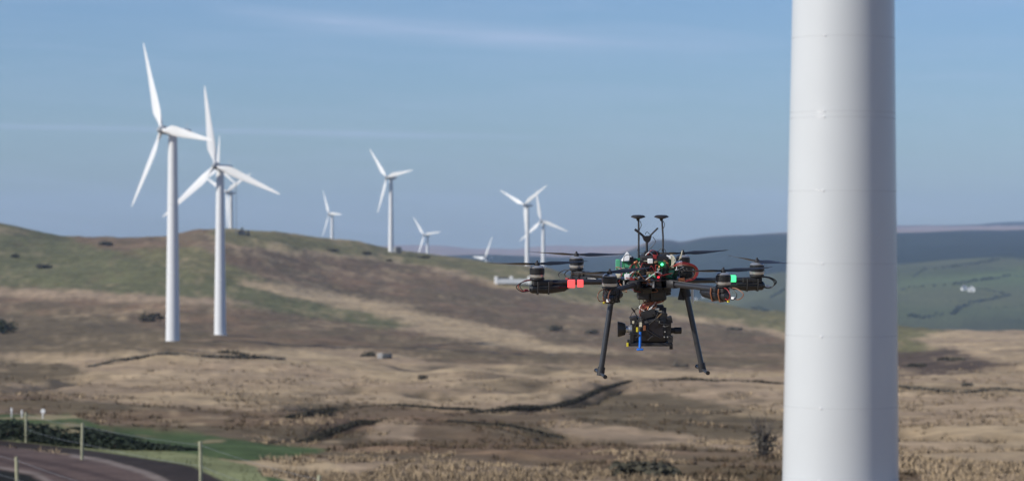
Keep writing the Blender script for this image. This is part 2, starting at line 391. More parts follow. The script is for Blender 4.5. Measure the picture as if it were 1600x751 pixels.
# a step or lip can't overhang; record where each vertex is seen from the viewpoint to lay the survey of land cover
PX = np.broadcast_to(pxs[None], Z.shape); PY = CY + (CAMZ - Z) / np.maximum(D, 5) * F
base = np.broadcast_to(tt[:, None], Z.shape)
jx = (fbm(X / 9, Y / 9, 4) * 26 + rng.normal(0, 4, X.shape) + fbm(X / 60, Y / 60, 3) * 22); jy = fbm(X / 6 + 40, Y / 14, 4) * 11 + rng.normal(0, 1.6, X.shape) + fbm(X / 40 + 9, Y / 60, 3) * 8
near_cut = np.clip((D - 90) / 60, .12, 1)
qx, qy = PX + jx * near_cut, PY + jy * near_cut
C = np.empty(Z.shape + (3,)); C[:] = PAL['straw']
mix = np.clip(fbm(X / 14, Y / 30, 4) * 2.6 + .5, 0, 1)[..., None]
C = C * (1 - mix) + PAL['straw2'] * mix
isnear = base < 14.2
for nm, P in REG:
    hard = nm in ('lawn', 'verge', 'peat', 'track', 'gravel', 'dark', 'rut')
    k = inpoly(PX + jx * .06, PY + jy * .12, P) & isnear if hard else inpoly(qx, qy, P) & isnear
    C[k] = PAL[nm]
    if nm in ('heath', 'rust'):
        m2 = np.clip(fbm(X / 9 + 77, Y / 22, 4) * 3 + .5, 0, 1)[..., None]
        C = np.where(k[..., None], PAL[nm] * (1 - m2) + PAL['heath2'] * m2, C)
# scattered straw tufts through the heath and heath through the straw
sp = fbm(X / 3.1 + 5, Y / 7, 3); sp2 = fbm(X / 26 + 15, Y / 50, 3); spot = (sp + sp2 * .8 > .24) & isnear & (smooth_mask(X, Y) > .9)
C[spot] = C[spot] * .45 + PAL['straw'] * .55
spot = (sp + sp2 * .8 < -.27) & isnear & (smooth_mask(X, Y) > .9)
C[spot] = C[spot] * .45 + PAL['heath2'] * .55
# far valley: fields, woods, moor
fz = (base >= 14.2); C[fz] = PAL['fieldg']
fm = np.clip(fbm(X / 260, Y / 420, 3) * 3 + .5, 0, 1)[..., None]
C = np.where(fz[..., None], PAL['fieldg'] * (1 - fm) + PAL['green'] * np.array([.62, .66, .56]) * fm, C)
cell = vnoise(np.floor(X / 210 + fbm(X / 300, Y / 300, 2) * 1.5) * 7.7, np.floor(Y / 330) * 3.1)
C = np.where(fz[..., None], C * (.62 + .75 * cell[..., None]), C)
tj = base + fbm(X / 150, Y / 150, 3) * .25
k = (tj > 18.0) & (base < 20.6); C[k] = PAL['forest']
fr = np.clip(fbm(X / 300 + 8, Y / 700, 4) * 5 - .3, 0, 1)[..., None] * .5
C = np.where(k[..., None], C * (1 - fr) + PAL['forest2'] * 1.3 * fr, C)
k = (tj > 20.3); C[k] = PAL['moor']
k = (tj > 21.2) & (PX > 1380) & (PY < 352.5) ; C[k] = PAL['forest']
# shade of the ditches, painted into the ground colour as dark bands
for pl, w_, dep in CUTS:
    if dep < 0: continue
    d_ = segdist(X, Y, pl) + fbm(X / 1.5, Y / 1.5, 2) * w_ * 1.6
    g = np.exp(-(d_ / (w_ * .8)) ** 2)[..., None] * min(1, .35 + dep * .6)
    C = C * (1 - g) + PAL['dark'] * g
for _ in range(2):
    C[1:-1] = C[1:-1] * .5 + (C[:-2] + C[2:]) * .25; C[:, 1:-1] = C[:, 1:-1] * .4 + (C[:, :-2] + C[:, 2:]) * .3
C = C * KALB * (1 + .35 * fbm(X / 1.1, Y / 2.0, 2))[..., None]
nr, nc = Z.shape
V = np.stack([X, Y, Z], -1).reshape(-1, 3)
idx = np.arange(nr * nc).reshape(nr, nc)
a = idx[:-1, :-1].ravel(); b = idx[:-1, 1:].ravel(); c = idx[1:, 1:].ravel(); d = idx[1:, :-1].ravel()
Q = np.stack([a, b, c, d], -1)
me = bpy.data.meshes.new('moorland_ground')
me.vertices.add(len(V)); me.vertices.foreach_set('co', V.ravel())
me.loops.add(Q.size); me.loops.foreach_set('vertex_index', Q.ravel().astype(np.int32))
me.polygons.add(len(Q)); me.polygons.foreach_set('loop_start', np.arange(0, Q.size, 4, dtype=np.int32))
me.polygons.foreach_set('loop_total', np.full(len(Q), 4, np.int32)); me.polygons.foreach_set('use_smooth', np.ones(len(Q), bool))
me.update(calc_edges=True)
ca = me.color_attributes.new('cover', 'FLOAT_COLOR', 'POINT')
ca.data.foreach_set('color', np.concatenate([C.reshape(-1, 3), np.ones((len(V), 1))], 1).ravel())
gm = bpy.data.materials.new('moorland'); gm.use_nodes = True; t = gm.node_tree; bs = t.nodes['Principled BSDF']
at_ = t.nodes.new('ShaderNodeAttribute'); at_.attribute_name = 'cover'; geo = t.nodes.new('ShaderNodeNewGeometry')
def nz(scale, det, rough=.6):
    n = t.nodes.new('ShaderNodeTexNoise'); n.inputs['Scale'].default_value = scale; n.inputs['Detail'].default_value = det; n.inputs['Roughness'].default_value = rough
    t.links.new(geo.outputs['Position'], n.inputs['Vector']); return n.outputs['Fac']
n1, n2, n3 = nz(.9, 6, .75), nz(.16, 5, .65), nz(.02, 5, .65)
f = mth('ADD', -.19, mth('ADD', mth('MULTIPLY', n1, .62, tree=t), mth('ADD', mth('MULTIPLY', n2, 1.15, tree=t), mth('MULTIPLY', n3, .65, tree=t), tree=t), tree=t), tree=t)
vm = t.nodes.new('ShaderNodeVectorMath'); vm.operation = 'SCALE'; t.links.new(at_.outputs['Color'], vm.inputs[0]); t.links.new(f, vm.inputs['Scale'])
t.links.new(vm.outputs[0], bs.inputs['Base Color']); bs.inputs['Roughness'].default_value = 1; bs.inputs['Specular IOR Level'].default_value = .1
bm_ = t.nodes.new('ShaderNodeBump'); bm_.inputs['Strength'].default_value = .35; bm_.inputs['Distance'].default_value = .35
t.links.new(mth('ADD', n1, mth('MULTIPLY', n2, 3, tree=t), tree=t), bm_.inputs['Height']); t.links.new(bm_.outputs[0], bs.inputs['Normal'])
me.materials.append(gm)
terrain = bpy.data.objects.new('moorland_ground', me); COL.objects.link(terrain)
tag(terrain, 'rolling moorland of straw grass, brown heath and green hillside', None, None, 'structure')

# ------------------------------------------------------------------ materials
M = dict(
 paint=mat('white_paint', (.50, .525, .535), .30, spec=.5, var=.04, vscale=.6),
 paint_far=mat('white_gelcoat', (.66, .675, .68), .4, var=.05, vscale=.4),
 weld=mat('glossy_weld_paint', (.48, .50, .51), .12, spec=.6, var=.02),
 glint=mat('glint_white', (.85, .85, .85), .2, spec=.6, var=.02),
 nac=mat('nacelle_grey', (.52, .55, .56), .45, var=.1, vscale=.8),
 hubg=mat('hub_grey', (.30, .32, .34), .5, var=.1),
 conc=mat('concrete', (.42, .41, .39), .9, var=.3, vscale=1.2, bump=.3),
 black=mat('black_carbon', (.012, .013, .015), .38, var=.5, vscale=60),
 matte=mat('black_plastic', (.018, .018, .02), .55, var=.5, vscale=40),
 tubem=mat('carbon_tube', (.025, .027, .032), .35, spec=.6, var=.3, vscale=80),
 alu=mat('bare_aluminium', (.50, .52, .54), .3, metal=.7, var=.1),
 green=mat('green_circuit_board', (.012, .17, .07), .4, var=.6, vscale=40),
 teal=mat('pale_green_plastic', (.10, .42, .24), .5, var=.2),
 white=mat('white_plastic', (.75, .76, .76), .45, var=.1),
 cream=mat('cream_plastic', (.6, .56, .42), .5, var=.1),
 red=mat('red_cable', (.26, .025, .025), .45, var=.2),
 orange=mat('orange_cable', (.22, .08, .035), .5, var=.2),
 copper=mat('copper_winding', (.38, .15, .07), .4, metal=.5, var=.4, vscale=90),
 blue=mat('blue_anodised_tube', (.02, .16, .62), .3, var=.1),
 yellow=mat('yellow_connector', (.62, .52, .03), .5, var=.1),
 brown=mat('brown_board', (.16, .10, .05), .6, var=.3, vscale=30),
 glass=mat('lens_glass', (.01, .012, .02), .05, var=0),
 redl=mat('red_lamp', (.8, .06, .05), .4, emit=(1, .10, .11), estr=1.0, var=0),
 redled=mat('red_led', (.8, .05, .05), .4, emit=(1, .02, .05), estr=1.6, var=0),
 greenl=mat('green_lamp', (.1, .8, .3), .4, emit=(.05, 1, .30), estr=1.1, var=0),
 gledm=mat('green_led', (.2, .9, .5), .4, emit=(.08, 1, .35), estr=1.6, var=0),
 wood=mat('weathered_post_wood', (.30, .30, .20), .9, var=.5, vscale=6, bump=.4),
 wire=mat('galvanised_wire', (.35, .37, .38), .45, metal=.6, var=.1),
 bark=mat('bark', (.10, .085, .07), .95, var=.5, vscale=5, bump=.4),
 scrub=mat('dark_scrub', (.07, .066, .048), .9, spec=.1, var=.9, vscale=.8),
 gorse=mat('dark_leaf', (.022, .03, .022), .9, spec=.1, var=.7, vscale=2),  # dark leaf colour of the strips on the lawn
 shade_leaf=mat('dark_shade_leaf', (.045, .042, .032), .9, spec=.1, var=.7, vscale=1),
 hedge=mat('hedge_leaf', (.035, .045, .024), .9, spec=.1, var=.8, vscale=.1),
 twig=mat('grey_twig', (.10, .092, .075), .95, spec=.1, var=.6, vscale=2),
 hutw=mat('pale_render', (.50, .50, .47), .85, var=.2, vscale=.6),
 hutd=mat('dark_cladding', (.05, .055, .06), .7, var=.3, vscale=.8),
 slate=mat('roof_slate', (.11, .11, .12), .7, var=.4, vscale=1.5),
 cottw=mat('whitewash', (.80, .80, .77), .85, var=.1),
 tankw=mat('pale_metal_cladding', (.56, .58, .58), .5, var=.15, vscale=.7),
 pane=mat('dark_window_glass', (.02, .025, .03), .1, var=0),
)

# ------------------------------------------------------------------ wind turbines
RB = 18.5
def blade_mesh():
    mb = MB(); vs = []; fs = []; st = []
    for s_, ch, tk, tw, off in ((.6, .75, .72, 20, 0), (1.4, .8, .7, 19, 0), (2.6, 1.25, .52, 17, .12), (4.0, 1.75, .42, 14, .28), (5.4, 1.72, .34, 11, .28), (8, 1.42, .24, 7, .22), (11, 1.08, .17, 4, .16), (14, .78, .11, 2, .1), (16.6, .5, .07, 0, .06), (17.9, .28, .04, -1, .02), (18.5, .06, .015, -1, 0)):
        ring = []
        for k in range(14):
            a = 2 * math.pi * k / 14; ch_ = ch * (1.18 if s_ > 2 else 1); cx = math.cos(a) * ch_ / 2; cz = math.sin(a) * tk / 2 * (1 if s_ < 2 else (.55 + .45 * math.cos(a)))
            tr = R(tw); ring.append((s_, (cx - off) * math.cos(tr) - cz * math.sin(tr), (cx - off) * math.sin(tr) + cz * math.cos(tr)))
        vs += ring
    n = 14; m = len(vs) // n
    for i in range(m - 1):
        for k in range(n): fs.append((i * n + k, i * n + (k + 1) % n, (i + 1) * n + (k + 1) % n, (i + 1) * n + k))
    fs += [tuple(range(n - 1, -1, -1)), tuple(range((m - 1) * n, m * n))]
    # blade frame: X along the span, Y chord (in rotor plane), Z along the axis
    return mb.add(vs, fs)
_bl = None
def make_turbine(hubpx, d, yaw, phase, hgt, label, twpx, group='wind turbines along the moorland hills', near=False, basez=None, r0=1.35, r1=.85):
    """yaw: angle of the rotor axis from the line to the camera, turned to the left (deg); phase: one blade's angle"""
    global _bl
    hub = at(hubpx[0], hubpx[1], d)
    ax = Vector((-math.sin(R(yaw)), -math.cos(R(yaw)), 0))
    txy = hub - ax * 2.6
    if twpx is not None: txy.x = (twpx - CX) / F * txy.y
    bz = basez if basez is not None else hub.z - 1.2 - hgt
    root = empty('wind_turbine', (txy.x, txy.y, bz), label, 'wind turbine', group)
    H = hub.z - .95 - bz
    if not near:
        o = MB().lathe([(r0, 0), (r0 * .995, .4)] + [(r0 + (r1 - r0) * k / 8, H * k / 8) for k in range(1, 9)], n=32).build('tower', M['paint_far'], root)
        MB().lathe([(r0 + .5, -1.5), (r0 + .5, .12), (r0 + .1, .16)], n=32).build('foundation', M['conc'], root)
        for k in (.33, .67):
            rk = r0 + (r1 - r0) * k; MB().lathe([(rk * .99, H * k - .1), (rk + .05, H * k - .06), (rk + .05, H * k + .06), (rk * .99, H * k + .1)], n=32).build('flange', M['paint_far'], root)
    hl = hub - Vector((txy.x, txy.y, bz))
    rz = math.atan2(ax.x, -ax.y)                      # local -Y of nacelle points along the axis
    rot = Matrix.Rotation(-R(yaw), 3, 'Z')            # maps -Y to ax
    def T(x, y, z): return hl + rot @ Vector((x, y, z))
    # nacelle: rounded long housing reaching behind the tower
    prof_ = [(.55, .3), (.95, .6), (1.02, 1.6), (1.05, 3.4), (1.0, 4.9), (.8, 5.7), (.45, 5.9)]
    vs = []; fs = []; n = 16
    for r_, y in prof_:
        for k in range(n):
            a = 2 * math.pi * k / n; cx, cz = math.cos(a), math.sin(a); e = .55
            vs.append(T(math.copysign(abs(cx) ** e, cx) * r_, y, math.copysign(abs(cz) ** e, cz) * r_ * .62 - .3))
    for i in range(len(prof_) - 1):
        for k in range(n): fs.append((i * n + k, i * n + (k + 1) % n, (i + 1) * n + (k + 1) % n, (i + 1) * n + k))
    fs += [tuple(range(n - 1, -1, -1)), tuple(range((len(prof_) - 1) * n, len(prof_) * n))]
    nc_ = MB().add(vs, fs).build('nacelle', M['nac'], root)
    MB().tube([T(.3, 5, .2), T(.3, 5, 1.2)], .05, 6).tube([T(.05, 5, 1.15), T(.55, 5, 1.15)], .05, 6).build('wind_vane', M['nac'], nc_)
    MB().tube([T(0, .35, 0), T(0, -.1, 0), T(0, -.5, 0), T(0, -1.0, 0), T(0, -1.35, 0), T(0, -1.5, 0)], [.75, .85, .82, .62, .34, .05], 18).build('hub', M['hubg'], root)
    if _bl is None: _bl = blade_mesh().build('blade', M['paint_far']).data; bpy.data.objects.remove(bpy.data.objects['blade'])
    bx = rot @ Vector((1, 0, 0)); bz_ = Vector((0, 0, 1))
    for i in range(3):
        a = R(phase + 120 * i)
        ux = bx * math.cos(a) + bz_ * math.sin(a); uz = -ax; uy = uz.cross(ux)
        mt = Matrix((ux, uy, uz)).transposed().to_4x4(); mt.translation = hl + rot @ Vector((0, -.45, 0))
        o = bpy.data.objects.new('blade', _bl); COL.objects.link(o); o.parent = root; o.matrix_local = mt
    return root
TUR = [ # hub pixel, distance, yaw, phase, tower height, tower px, label
 ((256, 203), 539, 52, 112, 40, 270, 'tall white wind turbine with dark streaked tower base, leftmost and tallest in the photo'),
 ((338, 259), 639, 27, 99, 40, 344, 'white wind turbine just right of the leftmost one, its blade crossing the leftmost tower'),
 ((342, 263), 1560, 40, 87, 38, 346, 'small white wind turbine almost hidden behind the second tower, one blade tip above its hub'),
 ((355, 300), 1430, 32, 31, 38, 361, 'distant white wind turbine with one blade pointing straight down beside the hilltop shed'),
 ((515, 334), 1900, 58, 118, 40, 519, 'small white wind turbine standing alone on the ridge left of the middle turbine'),
 ((605, 277), 1370, 43, 130, 40, 611, 'middle white wind turbine standing next to a small dark hut on the ridge'),
 ((663, 367), 2200, 40, 128, 40, 668, 'low white wind turbine half sunk behind the ridge right of the dark hut'),
 ((759, 403), 2000, 60, 57, 40, 764, 'white wind turbine of which only the rotor shows above the ridge'),
 ((820, 320), 1500, 38, 34, 40, 824, 'white wind turbine with its two upper blades in a wide V, left of the drone'),
 ((846, 345), 1640, 26, 100, 40, 849, 'white wind turbine nearest the drone, a blade pointing down to the right'),
]
for i, (hp, d_, yw, ph, hg, tp, lb) in enumerate(TUR):
    if i == 0: lb = 'leftmost and tallest of the white wind turbines on the moor'
    tz = None
    hub = at(hp[0], hp[1], d_)
    g = ground((tp - CX) / F * (d_ + 2), d_ + 2)
    if i in (0, 1, 5): tz = g - .1
    else: tz = min(g, hub.z - 30)
    make_turbine(hp, d_, yw, ph, hg, lb, tp, basez=tz)

# the big tower close by on the right ------------------------------------------
DT = 85.0; sc_ = DT / F
bx_ = (1315.5 - CX) * sc_; gz = ground(bx_, DT)
r751, r0_ = 90.5 * sc_, 79.5 * sc_; ztop = CAMZ + CY * sc_; zbot = CAMZ - (751 - CY) * sc_
slope_ = (r0_ - r751) / (ztop - zbot)
def rad(z): return r751 + slope_ * (z - zbot)
HT = 44.0; zt = gz + HT
big = make_turbine((0, 0), DT, 0, 0, 0, 'x', None, near=True, basez=gz) if False else None
root = empty('wind_turbine', (bx_, DT, gz), 'huge white turbine tower close up at the right, its nacelle above the frame', 'wind turbine')
seams = [at(0, y, DT).z for y in (61, 177, 186, 299, 411, 523, 633, 744)]
step = 2.17
zz = seams[-1] - step; lower = []
while zz > gz + .6: lower.append(zz); zz -= step
zz = seams[0] + step; upper = []
while zz < zt - 1: upper.append(zz); zz += step
allz = sorted([gz - .6] + lower + seams + upper + [zt])
def R_at(z): return rad(z) if z < zt else rad(zt)
for z0, z1 in zip(allz[:-1], allz[1:]):
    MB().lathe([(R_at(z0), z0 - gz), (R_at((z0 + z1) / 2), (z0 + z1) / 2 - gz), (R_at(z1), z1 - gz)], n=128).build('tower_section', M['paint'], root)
    if z1 < zt:
        q = R_at(z1); h_ = .008
        MB().lathe([(q - .004, z1 - gz - h_ * 1.6)] + [(q + .005 * math.sin(math.pi * k / 6), z1 - gz - h_ * math.cos(math.pi * k / 6)) for k in range(1, 6)] + [(q - .004, z1 - gz + h_ * 1.6)], n=128).build('weld_seam', M['weld'], root)
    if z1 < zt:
        a_ = R(-90 - 27); MB().tube([(math.cos(a_) * (q - .01), math.sin(a_) * (q - .01), z1 - gz), (math.cos(a_) * (q + .012), math.sin(a_) * (q + .012), z1 - gz), (math.cos(a_) * (q + .03), math.sin(a_) * (q + .03), z1 - gz), (math.cos(a_) * (q + .036), math.sin(a_) * (q + .036), z1 - gz)], [.027, .027, .018, .005], 14).build('glint_cap', M['glint'], root)  # white caps added where the sun would glint on the weld seams
MB().lathe([(R_at(gz) + .9, -1.0), (R_at(gz) + .9, .1), (R_at(gz) + .05, .16)], n=64).build('foundation', M['conc'], root)
# head of the near turbine, above the frame
hz_ = zt - gz + 1.4; ax = Vector((-math.sin(R(50)), -math.cos(R(50)), 0)); rot = Matrix.Rotation(-R(50), 3, 'Z')
T = lambda x, y, z: Vector((0, 0, hz_)) + rot @ Vector((x, y, z))
MB().tube([T(0, -2.2, 0), T(0, -1.8, 0), T(0, 0, 0), T(0, 3.5, 0), T(0, 5.2, 0), T(0, 5.4, 0)], [.7, 1.3, 1.5, 1.5, 1.2, .5], 20).build('nacelle', M['nac'], root)
MB().tube([T(0, -2.2, 0), T(0, -3.0, 0), T(0, -3.9, 0), T(0, -4.2, 0)], [1.1, 1.15, .7, .05], 18).build('hub', M['hubg'], root)
for i in range(3):
    a = R(75 + 120 * i); ux = (rot @ Vector((1, 0, 0))) * math.cos(a) + Vector((0, 0, 1)) * math.sin(a); uz = -ax; uy = uz.cross(ux)
    mt = Matrix((ux, uy, uz)).transposed().to_4x4(); mt.translation = T(0, -2.8, 0)
    o = bpy.data.objects.new('blade', _bl); COL.objects.link(o); o.parent = root; o.matrix_local = mt
root.rotation_euler = (0, R(.35), 0)
root.location.x += -math.sin(R(.35)) * (CAMZ - gz)

# ------------------------------------------------------------------ fences by the track
def post_mb(h, lean=0):
    r_ = .055; return MB().tube([(0, 0, -.3), (lean * .4, 0, h * .5), (lean, 0, h - .03), (lean, 0, h)], [r_ * 1.02, r_, r_ * .97, r_ * .8], 9)
def fence(posts, heights, label, wires=(.45, .92)):
    f0 = empty('stock_fence', (posts[0][0], posts[0][1], ground(*posts[0])), label, 'fence')
    o0 = f0.location.copy(); tops = []
    for (x, y), h in zip(posts, heights):
        z = ground(x, y); ln = random.uniform(-.03, .05)
        post_mb(h, ln).build('post', M['wood'], f0, loc=(x - o0.x, y - o0.y, z - o0.z)); tops.append((Vector((x, y, z)) - o0, h, ln))
    for k in wires:
        pts = []
        for (p, h, l0), (q, h2, l1) in zip(tops[:-1], tops[1:]):
            for s_ in range(6):
                u = s_ / 6; pts.append(p.lerp(q, u) + Vector((l0 * k, -.06, h * k * (1 - u) + h2 * k * u - .06 * 4 * u * (1 - u))))
        pts.append(tops[-1][0] + Vector((0, -.06, tops[-1][1] * k)))
        MB().tube(pts, .004, 5).build('wire', M['wire'], f0)
def gp(px, d): return ((px - CX) / F * d, d)
fence([gp(-70, 150), gp(41, 122), gp(128, 100), gp(314, 86), gp(498, 74)], [1.32, 1.32, 1.3, 1.36, 1.45], 'post and wire fence along the far side of the brown track')
fence([gp(-160, 100), gp(27, 83), gp(260, 68)], [1.25, 1.2, 1.25], 'wire fence on the near side of the track, one post at the bottom left corner')

# small white marker stakes
def marker(px, py, d, h, round_, label):
    x, y = gp(px, d); z = ground(x, y)
    e = empty('marker_stake', (x, y, z), label, 'marker')
    MB().tube([(0, 0, -.2), (0, 0, h)], .03, 8).build('stake', M['white'], e)
    if round_: MB().tube([(0, -.03, h), (0, .03, h)], .14, 16).build('disc', M['white'], e)
    else: MB().box((0, 0, h), (.1, .03, .22)).build('plate', M['white'], e)
marker(67, 640, 172, .45, True, 'round white marker on a short stake at far left')
marker(18, 640, 172, .45, False, 'thin white marker stake nearest the left edge above the dark leafy strip')
marker(34, 640, 172, .32, False, 'shortest white marker stake, between the thin one at the edge and the round one')

# ------------------------------------------------------------------ tussocks and grass: stuff
def scatter(name, n, d0, d1, hgt, wid, blades, keep, colf, label, cat, seed):
    g = np.random.default_rng(seed)
    dd = (d0 ** -1 + g.random(n) * (d1 ** -1 - d0 ** -1)) ** -1; ppx = g.uniform(-60, 1660, n)
    x = (ppx - CX) / F * dd; y = dd; z = ground_many(x, y)
    ppy = CY + (CAMZ - z) / y * F
    k = keep(ppx, ppy, x, y); x, y, z, ppx, ppy = x[k], y[k], z[k], ppx[k], ppy[k]; n = len(x)
    s = (.35 + 1.5 * g.random(n) ** 2.5) * np.clip((y / 100) ** .35, .9, 2.2)
    ang = g.random((n, blades)) * 2 * np.pi; lean = (.25 + .75 * g.random((n, blades))) * wid; hh = hgt * (.6 + .6 * g.random((n, blades)))
    S = s[:, None]
    bx = x[:, None] + np.cos(ang) * wid * .25 * S; by = y[:, None] + np.sin(ang) * wid * .25 * S; bz = np.broadcast_to(z[:, None] - .04, bx.shape)
    tx = x[:, None] + np.cos(ang) * lean * S; ty = y[:, None] + np.sin(ang) * lean * S; tz = z[:, None] + hh * S
    pw = wid * .075 * S; px_, py_ = -np.sin(ang) * pw, np.cos(ang) * pw
    V = np.stack([np.stack([bx - px_, by - py_, bz], -1), np.stack([bx + px_, by + py_, bz], -1), np.stack([tx, ty, tz], -1)], 2).reshape(-1, 3)
    Fc = np.arange(len(V)).reshape(-1, 3)
    me = bpy.data.meshes.new(name); me.vertices.add(len(V)); me.vertices.foreach_set('co', V.ravel())
    me.loops.add(Fc.size); me.loops.foreach_set('vertex_index', Fc.ravel().astype(np.int32)); me.polygons.add(len(Fc))
    me.polygons.foreach_set('loop_start', np.arange(0, Fc.size, 3, dtype=np.int32)); me.polygons.foreach_set('loop_total', np.full(len(Fc), 3, np.int32)); me.update(calc_edges=True)
    cc = colf(ppx, ppy, x, y, g) * (.9 + .2 * g.random(n))[:, None]
    cv = np.repeat(cc, blades * 3, axis=0)
    ca = me.color_attributes.new('tint', 'FLOAT_COLOR', 'POINT'); ca.data.foreach_set('color', np.concatenate([cv, np.ones((len(cv), 1))], 1).ravel())
    me.materials.append(M_tuft); o = bpy.data.objects.new(name, me); COL.objects.link(o)
    tag(o, label, cat, None, 'stuff'); return o
M_tuft = mat('dry_grass', (1, 1, 1), 1.0, spec=.1, var=.2, vscale=2, attr='tint')
_t = M_tuft.node_tree; _g = _t.nodes.new('ShaderNodeNewGeometry'); _v = _t.nodes.new('ShaderNodeVectorMath'); _v.operation = 'SCALE'; _v.inputs['Scale'].default_value = .35
_a = _t.nodes.new('ShaderNodeVectorMath'); _a.operation = 'ADD'; _a.inputs[1].default_value = (0, 0, 1); _n = _t.nodes.new('ShaderNodeVectorMath'); _n.operation = 'NORMALIZE'
_t.links.new(_g.outputs['Normal'], _v.inputs[0]); _t.links.new(_v.outputs[0], _a.inputs[0]); _t.links.new(_a.outputs[0], _n.inputs[0]); _t.links.new(_n.outputs[0], _t.nodes['Principled BSDF'].inputs['Normal'])   # a tuft of many fine stems scatters light like the ground under it
MADE = [P for nm, P in REG if nm in ('track', 'gravel', 'peat', 'verge', 'dark', 'lawn')]
HEATHP = [P for nm, P in REG if nm in ('heath', 'heath2', 'rust')]
STR2 = [P for nm, P in REG if nm in ('straw2', 'straw')]
def made(px, py):
    k = np.zeros(px.shape, bool)
    for P in MADE: k |= inpoly(px, py, P)
    return k
def heathy(px, py):
    k = np.zeros(px.shape, bool)
    for nm, P in REG:
        if nm in ('heath', 'heath2', 'rust'): k |= inpoly(px, py, P)
        elif nm in ('straw', 'straw2', 'lawn', 'verge'): k &= ~inpoly(px, py, P)
    return k
def off_cut(x, y):
    k = np.ones(x.shape, bool)
    for pl, w_, dep in [c for c in CUTS if c[2] > .32]: k &= segdist(x, y, pl) > w_ * .9
    return k
scatter('straw_tussocks', 76000, 82, 420, .13, .24, 8, lambda px, py, x, y: ~made(px, py) & off_cut(x, y) & (~heathy(px, py) | (vnoise(x / 3, y / 6) > .72)) & (fbm(x / 7, y / 12, 3) > -.02),
        lambda px, py, x, y, g: (PAL['straw'] * (.5 + .3 * g.random(len(x)))[:, None] + PAL['straw2'] * .45) * KALB * (1 + .9 * fbm(x / 5, y / 14, 4))[:, None], 'pale dry grass tussocks spread over the moor', 'grass', 3)
scatter('heather_clumps', 46000, 82, 420, .13, .24, 8, lambda px, py, x, y: ~made(px, py) & heathy(px, py) & (fbm(x / 5, y / 9, 3) > .0),
        lambda px, py, x, y, g: np.where((g.random(len(x)) > .5)[:, None], PAL['heath'], PAL['heath2'])  * KALB, 'brown heather and bracken clumps over the lower moor', 'heather', 4)
scatter('verge_grass', 9000, 82, 160, .12, .09, 5, lambda px, py, x, y: inpoly(px, py, REG[[i for i, r_ in enumerate(REG) if r_[0] == 'verge'][0]][1]),
        lambda px, py, x, y, g: np.broadcast_to(PAL['verge'] * KALB, (len(x), 3)), 'rough pale green grass on the verge between track and lawn', 'grass', 5)

# ------------------------------------------------------------------ bushes
def bush(px, py, wpx, hpx, label, name='gorse_bush', m='scrub', cat='bush', bare=False, sink=.15, group=None, d=None, leaf=None, n=None):
    if d is None: x, y = worldpt(px, py)
    else: x, y = gp(px, d)
    z = ground(x, y); W = wpx / F * y / 2; Hh = hpx / F * y
    e = empty(name, (x, y, z), label, cat, group)
    rg = random.Random(int(px * 7 + py)); st = MB()
    for k in range(7 if not bare else 12):
        a = rg.uniform(0, 2 * math.pi); q = Vector((math.cos(a) * W * rg.uniform(.3, .8), math.sin(a) * W * .5, Hh * rg.uniform(.5, .95)))
        mid = q * .5 + Vector((rg.uniform(-.1, .1), 0, Hh * .12)); st.tube([(0, 0, -.2), mid, q], [Hh * .035, Hh * .022, Hh * .008], 5)
        for j in range(4 if bare else 1):
            q2 = q + Vector((rg.uniform(-.4, .4) * W, rg.uniform(-.3, .3) * W, rg.uniform(-.1, .25) * Hh)); st.tube([mid.lerp(q, rg.random()), q2], [Hh * .012, Hh * .004], 4)
    st.build('stem', M['bark'], e)
    cr = MB(); size = leaf or max(W * .09, .04); cnt = n or 420
    for k in range(6):
        a = k / 6 * 2 * math.pi + rg.random(); rr_ = rg.uniform(.25, .55)
        c_ = (math.cos(a) * W * rr_, math.sin(a) * W * rr_ * .6, Hh * rg.uniform(.35, .62) - sink * Hh)
        cr.leaves(c_, (W * rg.uniform(.4, .6), W * .45, Hh * rg.uniform(.3, .45)), cnt // 6 if not bare else cnt // 12, size, rg, .2)
    cr.build('crown', M[m], e, smooth=False); return e
bush(577, 555, 34, 15, 'dark rounded gorse bush beside the small concrete box in the middle of the moor')
bush(1060, 573, 38, 17, 'wide grey brown bush on the straw slope below the drone', m='twig')
bush(236, 502, 46, 20, 'dark bush on the brown slope just left of the tallest turbine tower')
bush(6, 520, 50, 28, 'large dark bush cut by the left edge at the foot of the green hill', m='hedge')
bush(1192, 712, 62, 62, 'bare grey thorn bush just left of the big white tower', 'thorn_bush', 'twig', bare=True, n=700)
bush(1010, 757, 150, 28, 'low dark bush cut by the bottom edge below the drone', m='scrub', n=900)
bush(1510, 607, 26, 8, 'small grey bush on the dark line right of the big tower', m='twig')
bush(660, 598, 22, 11, 'small brown bush on the straw grass right of the middle of the moor', m='twig')
bush(175, 412 + 3, 40, 12, 'long dark bush near the middle of the green hillside', m='hedge') if False else None
bush(68, 419, 34, 9, 'dark scrub patch running down the green hillside at the left', m='scrub')
bush(24, 405, 18, 8, 'small dark bush highest on the green hillside at the left', m='scrub')
bush(166, 384, 26, 8, 'dark bush on the brown patch just under the skyline', m='scrub')
bush(573, 397, 22, 6, 'dark bush left of the middle turbine base', m='scrub')
bush(608, 407, 12, 5, 'little dark bush below the middle turbine base', m='scrub')
bush(661, 400, 24, 5, 'low dark bush under the half sunk turbine on the ridge', m='scrub')
bush(520, 393, 28, 5, 'flat dark bush on the olive slope left of the middle turbine', m='scrub')
bush(868, 516, 30, 11, 'dark bush on the heath left of the drone leg', m='scrub')
bush(1148, 516, 34, 7, 'flat dark bush on the heath right of the drone leg', m='scrub')
bush(925, 520, 26, 9, 'dark bush just behind the drone leg on the heath', m='scrub')
bush(1490, 566, 60, 12, 'wide dark bush in the brown patch right of the big tower', m='scrub')
